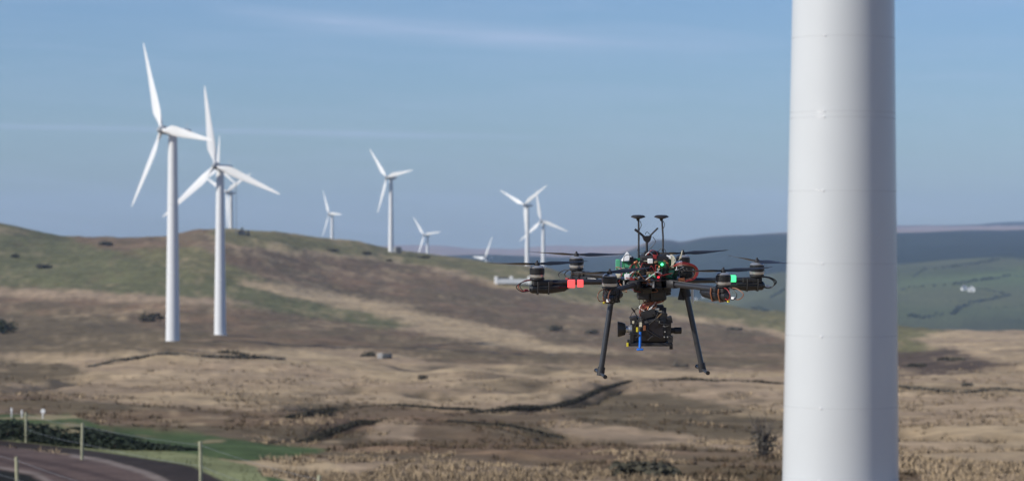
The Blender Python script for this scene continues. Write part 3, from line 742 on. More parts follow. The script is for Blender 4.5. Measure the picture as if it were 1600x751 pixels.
bush(1430, 578, 40, 9, 'dark bush in the brown patch nearest the big tower', m='scrub')

def leaf_strip(pts, label, name='dark_leaf_strip', cat='hedge', m='gorse', step=.18, size=.09, cnt=44, wd=.34):      # (px, d, height) along its foot
    P = []
    for px, d, h in pts:
        x, y = gp(px, d); P.append((Vector((x, y, ground(x, y, False))), h))
    e = empty(name, P[0][0], label, cat); rg = random.Random(2); mb = MB(); st = MB()
    for (a_, h1), (b_, h2) in zip(P[:-1], P[1:]):
        n_ = max(3, int((b_ - a_).length / step))
        for i in range(n_):
            u = (i + rg.random()) / n_; q = a_.lerp(b_, u) - P[0][0]; h = (h1 + (h2 - h1) * u) * rg.uniform(.85, 1.08)
            mb.leaves(q + Vector((0, 0, h * .42)), (wd, wd * 1.4, h * .62), cnt, size, rg, rg.choice((.0, .0)))
            if i % 5 == 0: st.tube([q + Vector((0, 0, -.1)), q + Vector((0, 0, h * .8))], [.03, .012], 4)
    mb.build('foliage', M[m], e, smooth=False); st.build('stem', M['bark'], e)
leaf_strip([(-120, 138, .95), (0, 126, .95), (80, 120, .85), (160, 116, .62), (230, 113, .36), (300, 110, .08)], 'low dark leafy strip tapering to a point along the lawn behind the fence posts')  # dark leaves fill a dark band on the lawn of unknown cause
leaf_strip([(118, 150, .1), (140, 146, .3), (175, 142, .3), (225, 138, .08)], 'short dark leafy strip behind the second fence post')
def shade_strip(pts, h, label, **k):  # dark leaf strips added to stand in for shade along ditches and banks
    P = []
    for px, py in pts:
        x, y = worldpt(px, py); P.append((px, y, h * (.35 if (px, py) in (pts[0], pts[-1]) else 1)))
    leaf_strip(P, label, 'bank_shade_strip', 'shade_strip', k.pop('m', 'shade_leaf'), **k)
shade_strip([(735, 648), (765, 646), (800, 643), (830, 638), (860, 633), (900, 622), (940, 612), (985, 604)], .42, 'dark leaf strip standing in for ditch shade, climbing right along the long ditch towards the left landing leg', step=.3, cnt=26, size=.1, wd=.4)
shade_strip([(560, 629), (620, 628), (690, 634), (735, 643), (770, 645)], .2, 'thin curved leaf strip standing in for shade along the bank left of the darkest ditch', step=.4, cnt=18, size=.08)
shade_strip([(475, 688), (505, 679), (560, 668), (600, 658)], .3, 'short dark leaf strip standing in for shade, curving up under the long ditch', step=.3, cnt=22, size=.08)
shade_strip([(600, 658), (700, 661), (800, 670), (880, 680)], .12, 'low faint leaf strip standing in for shade, running right below the long ditch', step=.4, cnt=16, size=.07)
shade_strip([(1030, 604), (1070, 602), (1120, 605), (1180, 606), (1228, 605)], .3, 'straight dark leaf strip standing in for ditch shade, from below the drone to the big tower', step=.5, cnt=20, size=.12)
shade_strip([(1404, 607), (1440, 609), (1500, 611), (1560, 610), (1605, 611)], .3, 'straight dark leaf strip standing in for ditch shade, between the big tower and the right edge', m='twig', step=.4, cnt=20, size=.12)
shade_strip([(140, 574), (200, 567), (260, 565), (330, 566), (400, 567), (440, 568)], .28, 'long dark leaf strip standing in for shade in the straw below the two left towers', m='twig', step=.6, cnt=26, size=.24, wd=.9)
shade_strip([(336, 548), (352, 546), (390, 549), (410, 550)], .7, 'short dark leaf strip standing in for shade at the foot of the second tower', step=.8, cnt=22, size=.25, wd=.9)
shade_strip([(455, 663), (480, 655), (505, 650), (520, 642)], .6, 'dark leaf clump standing in for ditch shade at the left end of the long ditch', step=.3, cnt=24, size=.1, wd=.5)
# ------------------------------------------------------------------ small buildings and objects on the hills
def cottage(px, py, wpx, hpx, label, d=None, name='cottage', wall='cottw', roof='slate', group=None, rz=0.0, cat='house'):
    if d is None: x, y = worldpt(px, py)
    else: x, y = gp(px, d)
    z = ground(x, y); W = wpx / F * y; Hh = hpx / F * y; dp = W * .8
    e = empty(name, (x, y, z), label, cat, group, rz)
    wl = Hh * .62; v = [(-W/2, -dp/2, -1.5), (W/2, -dp/2, -1.5), (W/2, dp/2, -1.5), (-W/2, dp/2, -1.5), (-W/2, -dp/2, wl), (W/2, -dp/2, wl), (W/2, dp/2, wl), (-W/2, dp/2, wl), (0, -dp/2, Hh), (0, dp/2, Hh)]
    MB().add(v, [(0, 1, 5, 8, 4), (1, 2, 6, 5), (2, 3, 7, 9, 6), (3, 0, 4, 7)]).build('wall', M[wall], e, smooth=False)
    o = W * .06; rf = MB()
    for s in (-1, 1):
        rf.add([(s * (W/2 + o), -dp/2 - o, wl - o), (0, -dp/2 - o, Hh + .06), (0, dp/2 + o, Hh + .06), (s * (W/2 + o), dp/2 + o, wl - o), (s * (W/2 + o), -dp/2 - o, wl - o + .3), (0, -dp/2 - o, Hh + .36), (0, dp/2 + o, Hh + .36), (s * (W/2 + o), dp/2 + o, wl - o + .3)],
               [(0, 1, 2, 3), (4, 5, 6, 7), (0, 1, 5, 4), (1, 2, 6, 5), (2, 3, 7, 6), (3, 0, 4, 7)])
    r_ = rf.build('roof', M[roof], e, smooth=False)
    MB().box((0, dp * .35, Hh + .5), (.8, .8, 1.4)).build('chimney', M[wall], r_)
    for s in (-1, 1): MB().box((s * W * .22, -dp/2 - .03, wl * .5), (W * .14, .1, wl * .35)).build('window', M['pane'], e)
    MB().box((0, -dp/2 - .03, wl * .33), (W * .13, .1, wl * .62)).build('door', M['hutd'], e)
cottage(1507, 486, 9, 7, 'left one of the two white farm buildings in the green valley fields', d=3900, rz=.2)
cottage(1518, 486, 10, 8.5, 'right one of the two white farm buildings in the green valley fields', d=3880, rz=-.1)
cottage(1087, 468, 4.5, 4, 'tiny white house on the far slope behind the right drone leg', d=4650)
cottage(1099, 461, 4.5, 4, 'tiny white house higher on the far slope behind the right drone motors', d=4750)
cottage(378, 361, 11, 9, 'dark shed on the hilltop right of the second turbine', name='shed', wall='hutd', d=1290, cat='shed')
cottage(388, 362, 5, 6, 'small low dark shed touching the hilltop shed on its right', name='shed', wall='hutd', d=1290, cat='shed')
x, y = gp(618, 1372); e = empty('transformer_hut', (x, y, ground(x, y)), 'transformer hut, pale left half and dark right half, at the foot of the middle turbine', 'hut')
MB().box((-.7, 0, 1.2), (1.6, 2, 3.2)).build('kiosk', M['hutw'], e); MB().box((1.6, 0, 1.2), (2.6, 2.4, 3.0)).build('cabinet', M['hutd'], e); MB().box((1.6, 0, 2.78), (2.9, 2.7, .14)).build('roof', M['slate'], e)
# lattice mast by the sheds
x, y = gp(369, 1288); e = empty('met_mast', (x, y, ground(x, y)), 'thin guyed lattice mast beside the hilltop shed', 'mast'); mh = 25.0
mb = MB()
for k in range(3):
    a = k * 2.094; mb.tube([(math.cos(a) * .3, math.sin(a) * .3, -.5), (math.cos(a) * .22, math.sin(a) * .22, mh)], .05, 5)
    for j in range(24):
        b_ = a + 2.094; mb.tube([(math.cos(a) * .28, math.sin(a) * .28, j), (math.cos(b_) * .28, math.sin(b_) * .28, j + 1)], .025, 4)
mb.build('lattice', M['wire'], e)
MB().tube([(0, 0, mh - .1), (0, 0, mh + 1.6)], .06, 6).tube([(-.8, 0, mh + .3), (.8, 0, mh + .3)], .04, 5).build('sensor_boom', M['hubg'], e)
for a in (0.3, 2.4, 4.5): MB().tube([(0, 0, mh * .8), (math.cos(a) * 12, math.sin(a) * 12, -1)], .012, 4).build('guy_wire', M['wire'], e)
# concrete box on the moor
x, y = worldpt(601, 562); e = empty('concrete_trough', (x, y, ground(x, y)), 'small concrete box with pale left end beside the round gorse bush', 'box')
s_ = y / F
MB().box((0, 0, 4 * s_), (22 * s_, 10 * s_, 9 * s_)).build('body', M['conc'], e); MB().box((4 * s_, -1 * s_, 4.5 * s_), (15 * s_, 9.4 * s_, 8 * s_)).build('door', M['hutd'], e)  # dark block put over the body for its unlit right side
# long pale container behind the left propellers
x, y = worldpt(801, 444); e = empty('storage_container', (x, y, ground(x, y)), 'long pale metal container on the hillside behind the left drone propeller', 'container')
s_ = y / F; Lc = 52 * s_
MB().box((0, 0, 4.8 * s_), (Lc, 2.4, 7 * s_)).build('body', M['tankw'], e)
for k in (-.5, .5): MB().box((k * Lc, 0, 6.5 * s_), (5 * s_, 2.6, 12 * s_)).build('end_frame', M['cottw'], e)
for k in (-.42, -.14, .14, .42): MB().box((k * Lc, 0, .3), (.6, 2.2, 1.2)).build('foot', M['hutd'], e)
MB().box((-.04 * Lc, 0, 10.5 * s_), (5 * s_, 1, 4 * s_)).build('roof_vent', M['cottw'], e)
MB().box((-.28 * Lc, 0, 9.6 * s_), (18 * s_, 1.4, 2.4 * s_)).build('roof_load', M['hutd'], e)

# ------------------------------------------------------------------ far hedges, groves
def far_pt(px, py):
    t = np.linspace(16.0, 20, 1500); D_, Z_ = prof(np.array([float(px)]), t); q = CY + (CAMZ - Z_[:, 0]) / D_[:, 0] * F
    k = np.nonzero(q <= py)[0]; k = k[0] if len(k) else len(t) - 1
    x, y = (px - CX) / F * D_[k, 0], D_[k, 0]; return x, y, ground(x, y)
def hedge(pts, w_, label, name='hedge', cat='hedge'):
    P = [Vector(far_pt(*p)) for p in pts]; e = empty(name, P[0], label, cat, None); rg = random.Random(int(pts[0][0]))
    mb = MB(); st = MB()
    for a_, b_ in zip(P[:-1], P[1:]):
        n_ = max(2, int((b_ - a_).length / 9))
        for i in range(n_):
            q = a_.lerp(b_, (i + rg.random()) / n_); q.z = a_.z + (b_.z - a_.z) * i / n_
            h_ = w_ * rg.uniform(.6, 1.25)
            mb.leaves(q - P[0] + Vector((0, 0, h_ * .5)), (w_ * 1.1, w_ * 1.1, h_), 14, w_ * .42, rg, .1)
            if i % 4 == 0: st.tube([q - P[0] + Vector((0, 0, -1)), q - P[0] + Vector((0, 0, h_))], [.3, .1], 4)
    mb.build('foliage', M['hedge'], e, smooth=False); st.build('trunk', M['bark'], e)
hedge([(1427, 432), (1445, 424), (1480, 420), (1520, 412), (1560, 405)], 3.4, 'highest hedge curving across the green valley fields right of the big tower')
hedge([(1404, 455), (1440, 451), (1480, 448)], 2.6, 'short hedge running left to the edge of the big tower')
hedge([(1488, 447), (1520, 440), (1550, 434), (1575, 430), (1610, 431)], 3.4, 'hedge rising to the right edge across the middle of the valley fields')
hedge([(1487, 490), (1500, 477), (1520, 470), (1550, 465), (1578, 459)], 3.4, 'hedge running behind the white farm buildings')
hedge([(1578, 459), (1560, 455), (1520, 450)], 2.2, 'thin hedge doubling back above the farm hedge')
hedge([(1466, 469), (1490, 468), (1512, 469)], 1.8, 'faint thin hedge left of the farm buildings')
hedge([(1430, 495), (1450, 494), (1472, 491)], 3.6, 'lowest dark hedge beside the lone tree in the valley')
hedge([(1204, 462), (1225, 453), (1240, 450)], 2.6, 'hedge meeting the left edge of the big tower')
hedge([(1560, 501), (1580, 500), (1600, 499)], 2.0, 'broken low hedge at the right edge under the farm')
hedge([(1545, 478), (1570, 476), (1605, 474)], 1.6, 'faint hedge right of the farm buildings')
def grove(px, py, wpx, hpx, label, n=9):
    x, y, z = far_pt(px, py); e = empty('grove', (x, y, z), label, 'trees'); rg = random.Random(int(px)); s_ = y / F
    cr = MB(); st = MB()
    for i in range(n):
        u = (i + .5) / n * 2 - 1; hh = hpx * s_ * (1 - u * u * .75) * rg.uniform(.75, 1.1); cx = u * wpx / 2 * s_; cy = rg.uniform(-30, 30)
        st.tube([(cx, cy, -2), (cx, cy, hh * .5)], [.5, .25], 5); cr.leaves((cx, cy, hh * .5), (wpx * s_ / n * 1.1, 12, hh * .52), 110, 1.9, rg, .1)
    cr.build('crown', M['hedge'], e, smooth=False); st.build('trunk', M['bark'], e)
grove(1184, 488, 34, 12, 'dark clump of trees on the far slope just left of the big tower')
grove(1429, 494, 7, 9, 'lone dark tree standing in the valley right of the big tower', 2)
grove(1105, 478, 60, 10, 'long dark wood in the valley behind the right landing leg', 14)
# ------------------------------------------------------------------ the drone
PXM = 344.0; YAW = 8.2; DD = F / PXM
droot = empty('hexacopter_drone', at(1012, 410, DD), 'large black six rotor camera drone hovering left of the big tower', 'drone')
droot.rotation_euler = (Matrix.Rotation(R(4.8), 3, 'X') @ Matrix.Rotation(R(YAW), 3, 'Z')).to_euler()
def lp(px, py, y=0.0):        # a point of the drone's middle plane read off the photo, in the drone's frame (metres)
    return Vector(((px - 1012) / PXM / math.cos(R(YAW)), y, (410 - py) / PXM))
def wire(name, pts, m, par, r_=.0022, jig=0.0):
    P = [Vector(p) for p in pts]; o = []
    for i in range(len(P) - 1):       # Catmull-Rom
        p0, p1, p2, p3 = P[max(i - 1, 0)], P[i], P[i + 1], P[min(i + 2, len(P) - 1)]
        for s_ in range(6):
            u = s_ / 6; o.append(.5 * ((2 * p1) + (p2 - p0) * u + (2 * p0 - 5 * p1 + 4 * p2 - p3) * u * u + (3 * p1 - p0 - 3 * p2 + p3) * u ** 3))
    o.append(P[-1]); return MB().tube(o, r_, 6).build(name, M[m], par)
RM = .508
prop_ang = {0: 120, 60: 20, 120: 164, 180: 12, 240: 38, 300: 200}
for ad in (0, 60, 120, 180, 240, 300):
    a = R(ad); dr = Vector((math.cos(a), math.sin(a), 0)); tn = Vector((-dr.y, dr.x, 0)); c = dr * RM
    rt = Matrix.Rotation(a, 3, 'Z')
    def Q(r_, s_, z): return dr * r_ + tn * s_ + Vector((0, 0, z))
    arm = MB().tube([Q(.06, 0, -.085), Q(.06 + .4, 0, -.085)], .0125, 14).build('arm', M['tubem'], droot)
    MB().box(Q(.17, 0, -.085), (.05, .036, .034), rt).build('arm_clamp', M['matte'], arm)
    MB().tube([Q(.2, .014, -.085), Q(.3, .016, -.083), Q(.4, .014, -.085)], .003, 6).build('cable', M['red' if ad in (60, 300) else 'matte'], arm)
    # motor mount plates and the motor on top
    mt_ = MB().lathe([(.03, -.072), (.034, -.069), (.034, -.064), (.03, -.062)], c, 24)
    mt_.box(Q(RM - .025, 0, -.085), (.09, .042, .022), rt); mt_.build('motor_mount', M['matte'], droot)
    mo = MB().lathe([(.02, -.063), (.031, -.060), (.034, -.052), (.034, -.047)], c, 28).build('motor', M['alu'], droot)
    MB().lathe([(.031, -.0455), (.034, -.044), (.034, -.022), (.031, -.019), (.012, -.014)], c, 28).build('motor_bell', M['black'], mo)
    MB().lathe([(.029, -.0185), (.032, -.014), (.024, -.008), (.012, -.006)], c, 24).build('motor_cap', M['alu'], mo)
    for k in range(12):
        b = k / 12 * 2 * math.pi; MB().box(c + Vector((math.cos(b) * .0275, math.sin(b) * .0275, -.049)), (.007, .004, .008), Matrix.Rotation(b, 3, 'Z')).build('winding', M['copper'], mo) if ad in (240, 300, 180) else None
    # speed controller pod slung under the arm end
    pod = MB()
    pod.tube([Q(RM + .035, 0, -.112), Q(RM + .025, 0, -.112), Q(RM - .05, 0, -.112), Q(RM - .125, 0, -.108), Q(RM - .15, 0, -.104)], [.012, .021, .024, .018, .006], 14)
    pod.build('speed_controller', M['black'], droot)
    MB().box(Q(RM - .05, 0, -.101), (.10, .05, .006), rt).build('heat_sink', M['tubem'], droot)
    for k_ in (-.05, .0):
        MB().tube([Q(RM + k_, .027, -.078), Q(RM + k_, .030, -.10), Q(RM + k_, .020, -.135), Q(RM + k_, -.020, -.135), Q(RM + k_, -.030, -.10), Q(RM + k_, -.027, -.078)], .0035, 6).build('strap', M['orange' if ad == 300 else 'matte'], droot)
    # cable loops sticking out of the end
    lc = {0: ('matte', 'matte', 'matte'), 60: ('red', 'red', 'matte'), 120: ('matte', 'matte', 'matte'), 180: ('matte', 'red', 'matte'), 240: ('orange', 'copper', 'orange'), 300: ('red', 'matte', 'orange')}[ad]
    for k, nm in enumerate(lc):
        s_ = (k - 1) * .012; e_ = .03 + .012 * k
        wire('cable_loop', [Q(RM + .01, s_, -.072), Q(RM + .035 + e_ * .5, s_ * 2, -.076), Q(RM + .045 + e_, s_ * 2.4, -.098), Q(RM + .04 + e_ * .6, s_ * 2, -.122), Q(RM + .02, s_, -.118)], nm, droot, .0021)
    MB().box(Q(RM + .052, .012, -.118), (.016, .012, .012), rt).build('plug', M['white' if ad in (0, 240, 300) else 'red'], droot)
    if ad in (240, 300): MB().box(Q(RM + .045, -.01, -.130), (.009, .009, .009), rt).build('bullet_tip', M['yellow'], droot)
    # two-bladed propeller: twisted tapered blades on a hub
    pr = MB().lathe([(.011, -.006), (.013, 0), (.011, .006), (.005, .009), (.004, .016)], c, 16).build('propeller', M['matte'], droot)
    for sgn in (0, 180):
        b = R(prop_ang[ad] + sgn - YAW); ux = Vector((math.cos(b), math.sin(b), 0)); uy = Vector((-ux.y, ux.x, 0)); vs = []; fs = []; n = 8
        st = [(.008, .014, .005, 30, .0), (.03, .022, .005, 26, 0), (.06, .040, .004, 21, .001), (.10, .041, .0035, 17, .002), (.15, .032, .0025, 12, .004), (.20, .020, .002, 9, .006), (.225, .013, .0015, 7, .008), (.236, .003, .001, 6, .0085)]
        for r_, ch, tk, tw, up in st:
            for k in range(n):
                q = 2 * math.pi * k / n; y_ = math.cos(q) * ch / 2; z_ = math.sin(q) * tk / 2; w_ = R(tw)
                vs.append(c + ux * r_ + uy * (y_ * math.cos(w_) - z_ * math.sin(w_)) + Vector((0, 0, .001 + up + y_ * math.sin(w_) + z_ * math.cos(w_))))
        for i in range(len(st) - 1):
            for k in range(n): fs.append((i * n + k, i * n + (k + 1) % n, (i + 1) * n + (k + 1) % n, (i + 1) * n + k))
        fs += [tuple(range(n - 1, -1, -1)), tuple(range((len(st) - 1) * n, len(st) * n))]
        MB().add(vs, fs).build('blade', M['black'], pr)
def inv(px, py, depth):       # a point given by its pixel and its distance in front of (-) / behind (+) the drone's middle, in the drone's frame
    p = at(px, py, DD + depth) - droot.location; return (droot.rotation_euler.to_matrix().inverted() @ p)
def ibox(name, px0, py0, px1, py1, depth, th, m, par=None, rot=0.0, bev=.15):
    c = inv((px0 + px1) / 2, (py0 + py1) / 2, depth)
    return MB().box(c, (abs(px1 - px0) / PXM, th, abs(py1 - py0) / PXM), Matrix.Rotation(R(-YAW), 3, 'Z') @ Matrix.Rotation(R(rot), 3, 'Y'), bev).build(name, M[m], par or droot)
def iwire(name, pts, m, par=None, r_=.0022): return wire(name, [inv(*p) for p in pts], m, par or droot, r_)
# navigation lamps on the arms
ibox('lamp_holder', 884, 437, 914, 438, -.11, .03, 'matte'); ibox('navigation_lamp', 887, 437, 898.5, 449, -.12, .028, 'redl')['label'] = 'left glowing red lamp block'
ibox('navigation_lamp', 902, 437, 911.5, 448, -.12, .028, 'redl')['label'] = 'right glowing red lamp block'
ibox('navigation_lamp', 1141, 430, 1150, 440, -.03, .028, 'greenl')['label'] = 'glowing green lamp block'
# central frame: two octagonal carbon plates with stand-offs
for z_, r_ in ((-.070, .155), (-.102, .155)):
    MB().lathe([(r_ * .97, z_ - .002), (r_, z_), (r_ * .97, z_ + .002)], n=12).build('carbon_plate', M['black'], droot)
for k in range(6):
    a = R(30 + 60 * k); MB().tube([(math.cos(a) * .14, math.sin(a) * .14, -.1), (math.cos(a) * .14, math.sin(a) * .14, -.07)], .005, 8).build('standoff', M['alu'], droot)
MB().lathe([(.09, -.048), (.092, -.046), (.092, -.044), (.09, -.042)], n=12).build('top_plate', M['black'], droot)
ibox('flight_controller', 1000, 398, 1044, 428, -.03, .10, 'matte')
ibox('controller_cover', 1006, 392, 1030, 400, -.02, .06, 'black')
ibox('circuit_board', 972, 408, 999, 432, -.05, .010, 'green'); ibox('circuit_board', 962, 405, 969, 424, .02, .02, 'teal')['label'] = 'pale green board end'
ibox('circuit_board', 974, 412, 986, 421, -.058, .004, 'teal'); ibox('circuit_board', 988, 403, 1002, 440, -.03, .010, 'green')
ibox('circuit_board', 1030, 402, 1052, 438, -.05, .010, 'green'); ibox('circuit_board', 1043, 410, 1060, 434, -.02, .012, 'green', rot=12)
ibox('circuit_board', 990, 410, 998, 417, -.06, .004, 'teal'); ibox('circuit_board', 1044, 421, 1052, 432, -.06, .004, 'teal', rot=20)
for (x0, y0, x1, y1, dp, m) in ((984, 401, 990, 410, -.06, 'matte'), (1010, 424, 1024, 436, -.09, 'brown'), (1001, 406, 1006, 430, -.09, 'black'), (1036, 396, 1046, 404, -.04, 'matte'),
    (1012, 404, 1020, 411, -.09, 'white'), (1014, 440, 1019, 445, -.10, 'white'), (976, 428, 984, 436, -.09, 'white'), (1056, 408, 1066, 416, -.05, 'white'), (1049, 400, 1053, 418, -.06, 'cream'), (1041, 399, 1050, 404, -.06, 'white'),
    (962, 428, 970, 434, -.06, 'cream'), (985, 434, 992, 442, -.10, 'red'), (1020, 398, 1026, 404, -.07, 'red'), (1024, 438, 1034, 450, -.10, 'black'), (996, 432, 1010, 448, -.08, 'matte'), (1036, 436, 1048, 456, -.06, 'matte'),
    (1004, 446, 1018, 458, -.08, 'black'), (1020, 450, 1036, 464, -.06, 'matte'), (990, 440, 1002, 456, -.04, 'black'), (1012, 436, 1016, 441, -.11, 'copper'), (1060, 434, 1070, 440, -.07, 'orange')):
    ibox('connector' if m in ('white', 'cream', 'red', 'copper', 'orange') else ('receiver' if m == 'brown' else 'module'), x0, y0, x1, y1, dp, .03, m, rot=random.uniform(-10, 10))
# white folded wedge above the left board
w0 = inv(981, 405, -.05); MB().add([w0 + Vector(p) for p in ((-.028, -.02, -.006), (.024, -.02, 0), (.024, .02, .004), (-.028, .02, -.006), (-.004, 0, .036), (-.012, -.02, .004), (.012, .02, .012))],
    [(0, 1, 4), (1, 2, 4), (2, 3, 4), (3, 0, 4), (0, 3, 2, 1)]).build('antenna_wedge', M['white'], droot, smooth=False)
MB().lathe([(.002, -.006), (.0065, -.003), (.0065, .003), (.002, .006)], inv(1034.5, 413, -.115), 12).build('status_light', M['gledm'], droot)['label'] = 'bright green status light'
MB().lathe([(.001, -.004), (.005, -.002), (.005, .003), (.001, .005)], inv(1029, 433, -.12), 12).build('status_light', M['redled'], droot)['label'] = 'small red status light'
ibox('led_board', 1029, 408, 1040, 418, -.10, .006, 'green'); ibox('led_board', 1024, 429, 1034, 437, -.108, .006, 'matte')
# batteries below
ibox('battery', 996, 446, 1014, 466, -.02, .12, 'matte', rot=4); ibox('battery', 1014, 450, 1040, 468, -.01, .12, 'black', rot=-5); ibox('battery', 1034, 442, 1046, 460, 0, .10, 'matte', rot=-12)
# wiring tangle
rg = random.Random(5)
for k in range(34):
    cx, cy = rg.gauss(1014, 20), rg.gauss(430, 13); m = rg.choice(['red', 'matte', 'black', 'orange', 'matte', 'white', 'red', 'copper', 'black'])
    iwire('cable', [(cx, cy, -.09), (cx + rg.uniform(-9, 9), cy + rg.uniform(-9, 4), -.12 + rg.uniform(-.01, .02)), (cx + rg.uniform(-16, 16), cy + rg.uniform(-4, 12), -.11), (cx + rg.uniform(-20, 20), cy + rg.uniform(-8, 14), -.07)], m, r_=.0016)
for k, m in enumerate(('red', 'red', 'orange', 'matte')):       # big loops right of centre
    iwire('cable', [(1052 + k, 416, -.08), (1064, 410 + k * 2, -.10), (1084 - k, 414 + k, -.09), (1091 - k * 2, 424, -.08), (1084 - k, 436 - k, -.08), (1066, 440 - k, -.08)], m, r_=.0026)
for k in range(3): iwire('cable', [(1062 + 5 * k, 418, -.05), (1066 + 5 * k, 426, -.07), (1063 + 5 * k, 436, -.05)], 'matte', r_=.003)
ibox('power_module', 1062, 414, 1082, 434, -.03, .05, 'matte')
iwire('cable', [(1026, 395, 0), (1034, 388, -.01), (1040, 392, -.02), (1038, 402, -.03)], 'matte', r_=.0016)
iwire('cable', [(1012, 398, -.05), (1018, 391, -.06), (1026, 394, -.05), (1028, 402, -.05)], 'red', r_=.002)
iwire('cable', [(1006, 402, -.05), (1014, 394, -.07), (1022, 400, -.05)], 'white', r_=.0016)
rg = random.Random(21)
for k in range(26):
    x0, y0 = rg.gauss(1012, 22), rg.gauss(432, 14); s_ = rg.uniform(1.5, 4)
    m = rg.choice(['white', 'green', 'matte', 'alu', 'brown', 'red', 'cream', 'black', 'green', 'copper', 'teal', 'matte'])
    ibox('connector', x0 - s_, y0 - s_ * .6, x0 + s_, y0 + s_ * .6, -.10 + rg.uniform(-.02, .03), .012, m, rot=rg.uniform(-40, 40))
for k in range(18):
    cx, cy = rg.uniform(965, 1066), rg.gauss(428, 10); m = rg.choice(['matte', 'black', 'matte', 'red', 'green', 'cream'])
    iwire('cable', [(cx, cy, -.07), (cx + rg.uniform(-8, 8), cy - rg.uniform(6, 20), -.08), (cx + rg.uniform(-14, 14), cy - rg.uniform(0, 14), -.09), (cx + rg.uniform(-18, 18), cy + rg.uniform(0, 16), -.06)], m, r_=.0018)
# twin navigation antennas on masts
for (tx, bx, ln) in ((997, 998, 1), (1033.5, 1036, 1)):
    ms = MB().tube([inv(bx, 408, .0), inv(bx, 370, 0), inv(tx + .8, 343, 0)], .0042, 10).build('antenna_mast', M['matte'], droot)
    c_ = inv(tx, 338.5, 0)
    MB().lathe([(.006, -.019), (.008, -.010), (.022, -.0055), (.0325, -.002), (.0325, .002), (.024, .0065), (.006, .008)], c_, 28).build('antenna_disc', M['matte'], ms)
    iwire('cable', [(tx + 3, 345, -.01), (tx + 5, 352, -.012), (tx + 2, 360, -.01), (bx + 1, 376, -.008), (bx - 2, 392, -.01)], 'matte', ms, r_=.0016)
st_ = MB().tube([inv(1011, 402, 0), inv(1010.5, 376, 0)], [.0055, .0055], 10).build('antenna_mast', M['matte'], droot)
MB().add(*(lambda c: ([c + Vector(p) for p in ((-.022, -.01, .012), (.02, -.01, .014), (.014, -.01, -.008), (0, -.01, -.02), (-.014, -.01, -.008), (-.022, .01, .012), (.02, .01, .014), (.014, .01, -.008), (0, .01, -.02), (-.014, .01, -.008))],
    [(0, 1, 2, 3, 4), (9, 8, 7, 6, 5), (0, 5, 6, 1), (1, 6, 7, 2), (2, 7, 8, 3), (3, 8, 9, 4), (4, 9, 5, 0)]))(inv(1011, 373, 0))).build('antenna_bracket', M['matte'], st_, smooth=False)
MB().tube([inv(1007, 370, 0), inv(992, 358, 0)], [.005, .0058], 8).build('whip_antenna', M['matte'], st_); MB().tube([inv(1014, 370, 0), inv(1028, 356, 0)], [.0035, .0042], 8).build('whip_antenna', M['matte'], st_)
iwire('cable', [(1020, 370, 0), (1024, 376, 0), (1021, 383, 0), (1014, 390, 0)], 'matte', st_, r_=.0016); iwire('cable', [(1008, 366, 0), (1011, 362, 0), (1015, 366, 0)], 'matte', st_, r_=.0014)
# landing gear
for (tx, ty, bx, by, sx) in ((957, 456, 938.5, 583, -1), (1071, 452, 1097.5, 577, 1)):
    top, bot = inv(tx, ty, 0), inv(bx, by, 0)
    lg = MB().tube([top, bot], .0128, 14).build('landing_leg', M['tubem'], droot)
    dv = (bot - top).normalized()
    MB().tube([top - dv * .012, top + dv * .035], .020, 12).build('leg_socket', M['matte'], lg)
    k = inv(tx - sx * -5, ty + 11, -.01); MB().add([inv(tx - 8, ty - 4, 0), inv(tx + 9, ty - 4, 0), inv(tx + 6 * 1 - sx * 3, ty + 8, 0), inv(tx - sx * 12, ty + 16, 0), inv(tx - sx * 2, ty + 17, 0), inv(tx - 8, ty - 4, .03), inv(tx + 9, ty - 4, .03), inv(tx + 6 - sx * 3, ty + 8, .03), inv(tx - sx * 12, ty + 16, .03), inv(tx - sx * 2, ty + 17, .03)],
        [(0, 1, 2, 4, 3), (5, 6, 7, 9, 8), (0, 1, 6, 5), (1, 2, 7, 6), (2, 4, 9, 7), (4, 3, 8, 9), (3, 0, 5, 8)]).build('leg_bracket', M['matte'], lg, smooth=False)
    MB().tube([top + dv * -.0, top + Vector((-sx * .05, 0, .035))], .011, 10).build('brace', M['matte'], lg)
    ft = MB().tube([bot + Vector((0, .11, 0)), bot + Vector((0, -.11, 0))], .0075, 12).build('skid', M['tubem'], lg)
    MB().tube([bot - dv * .03, bot + dv * .01], .0175, 12).build('tee_joint', M['matte'], lg)
    for s in (-1, 1): MB().tube([bot + Vector((0, s * .11, 0)), bot + Vector((0, s * .12, 0))], .0095, 10).build('end_cap', M['black'], ft)
MB().tube([inv(1081.5, 447, .1), inv(1082, 461, .1), inv(1083, 474, .1)], [.0065, .006, .002], 8).build('cable_tie', M['white'], droot)['label'] = 'white strap end behind the right leg'
MB().tube([inv(1046, 438, -.13), inv(1112, 447, -.3)], .003, 8).build('cable', M['matte'], droot)
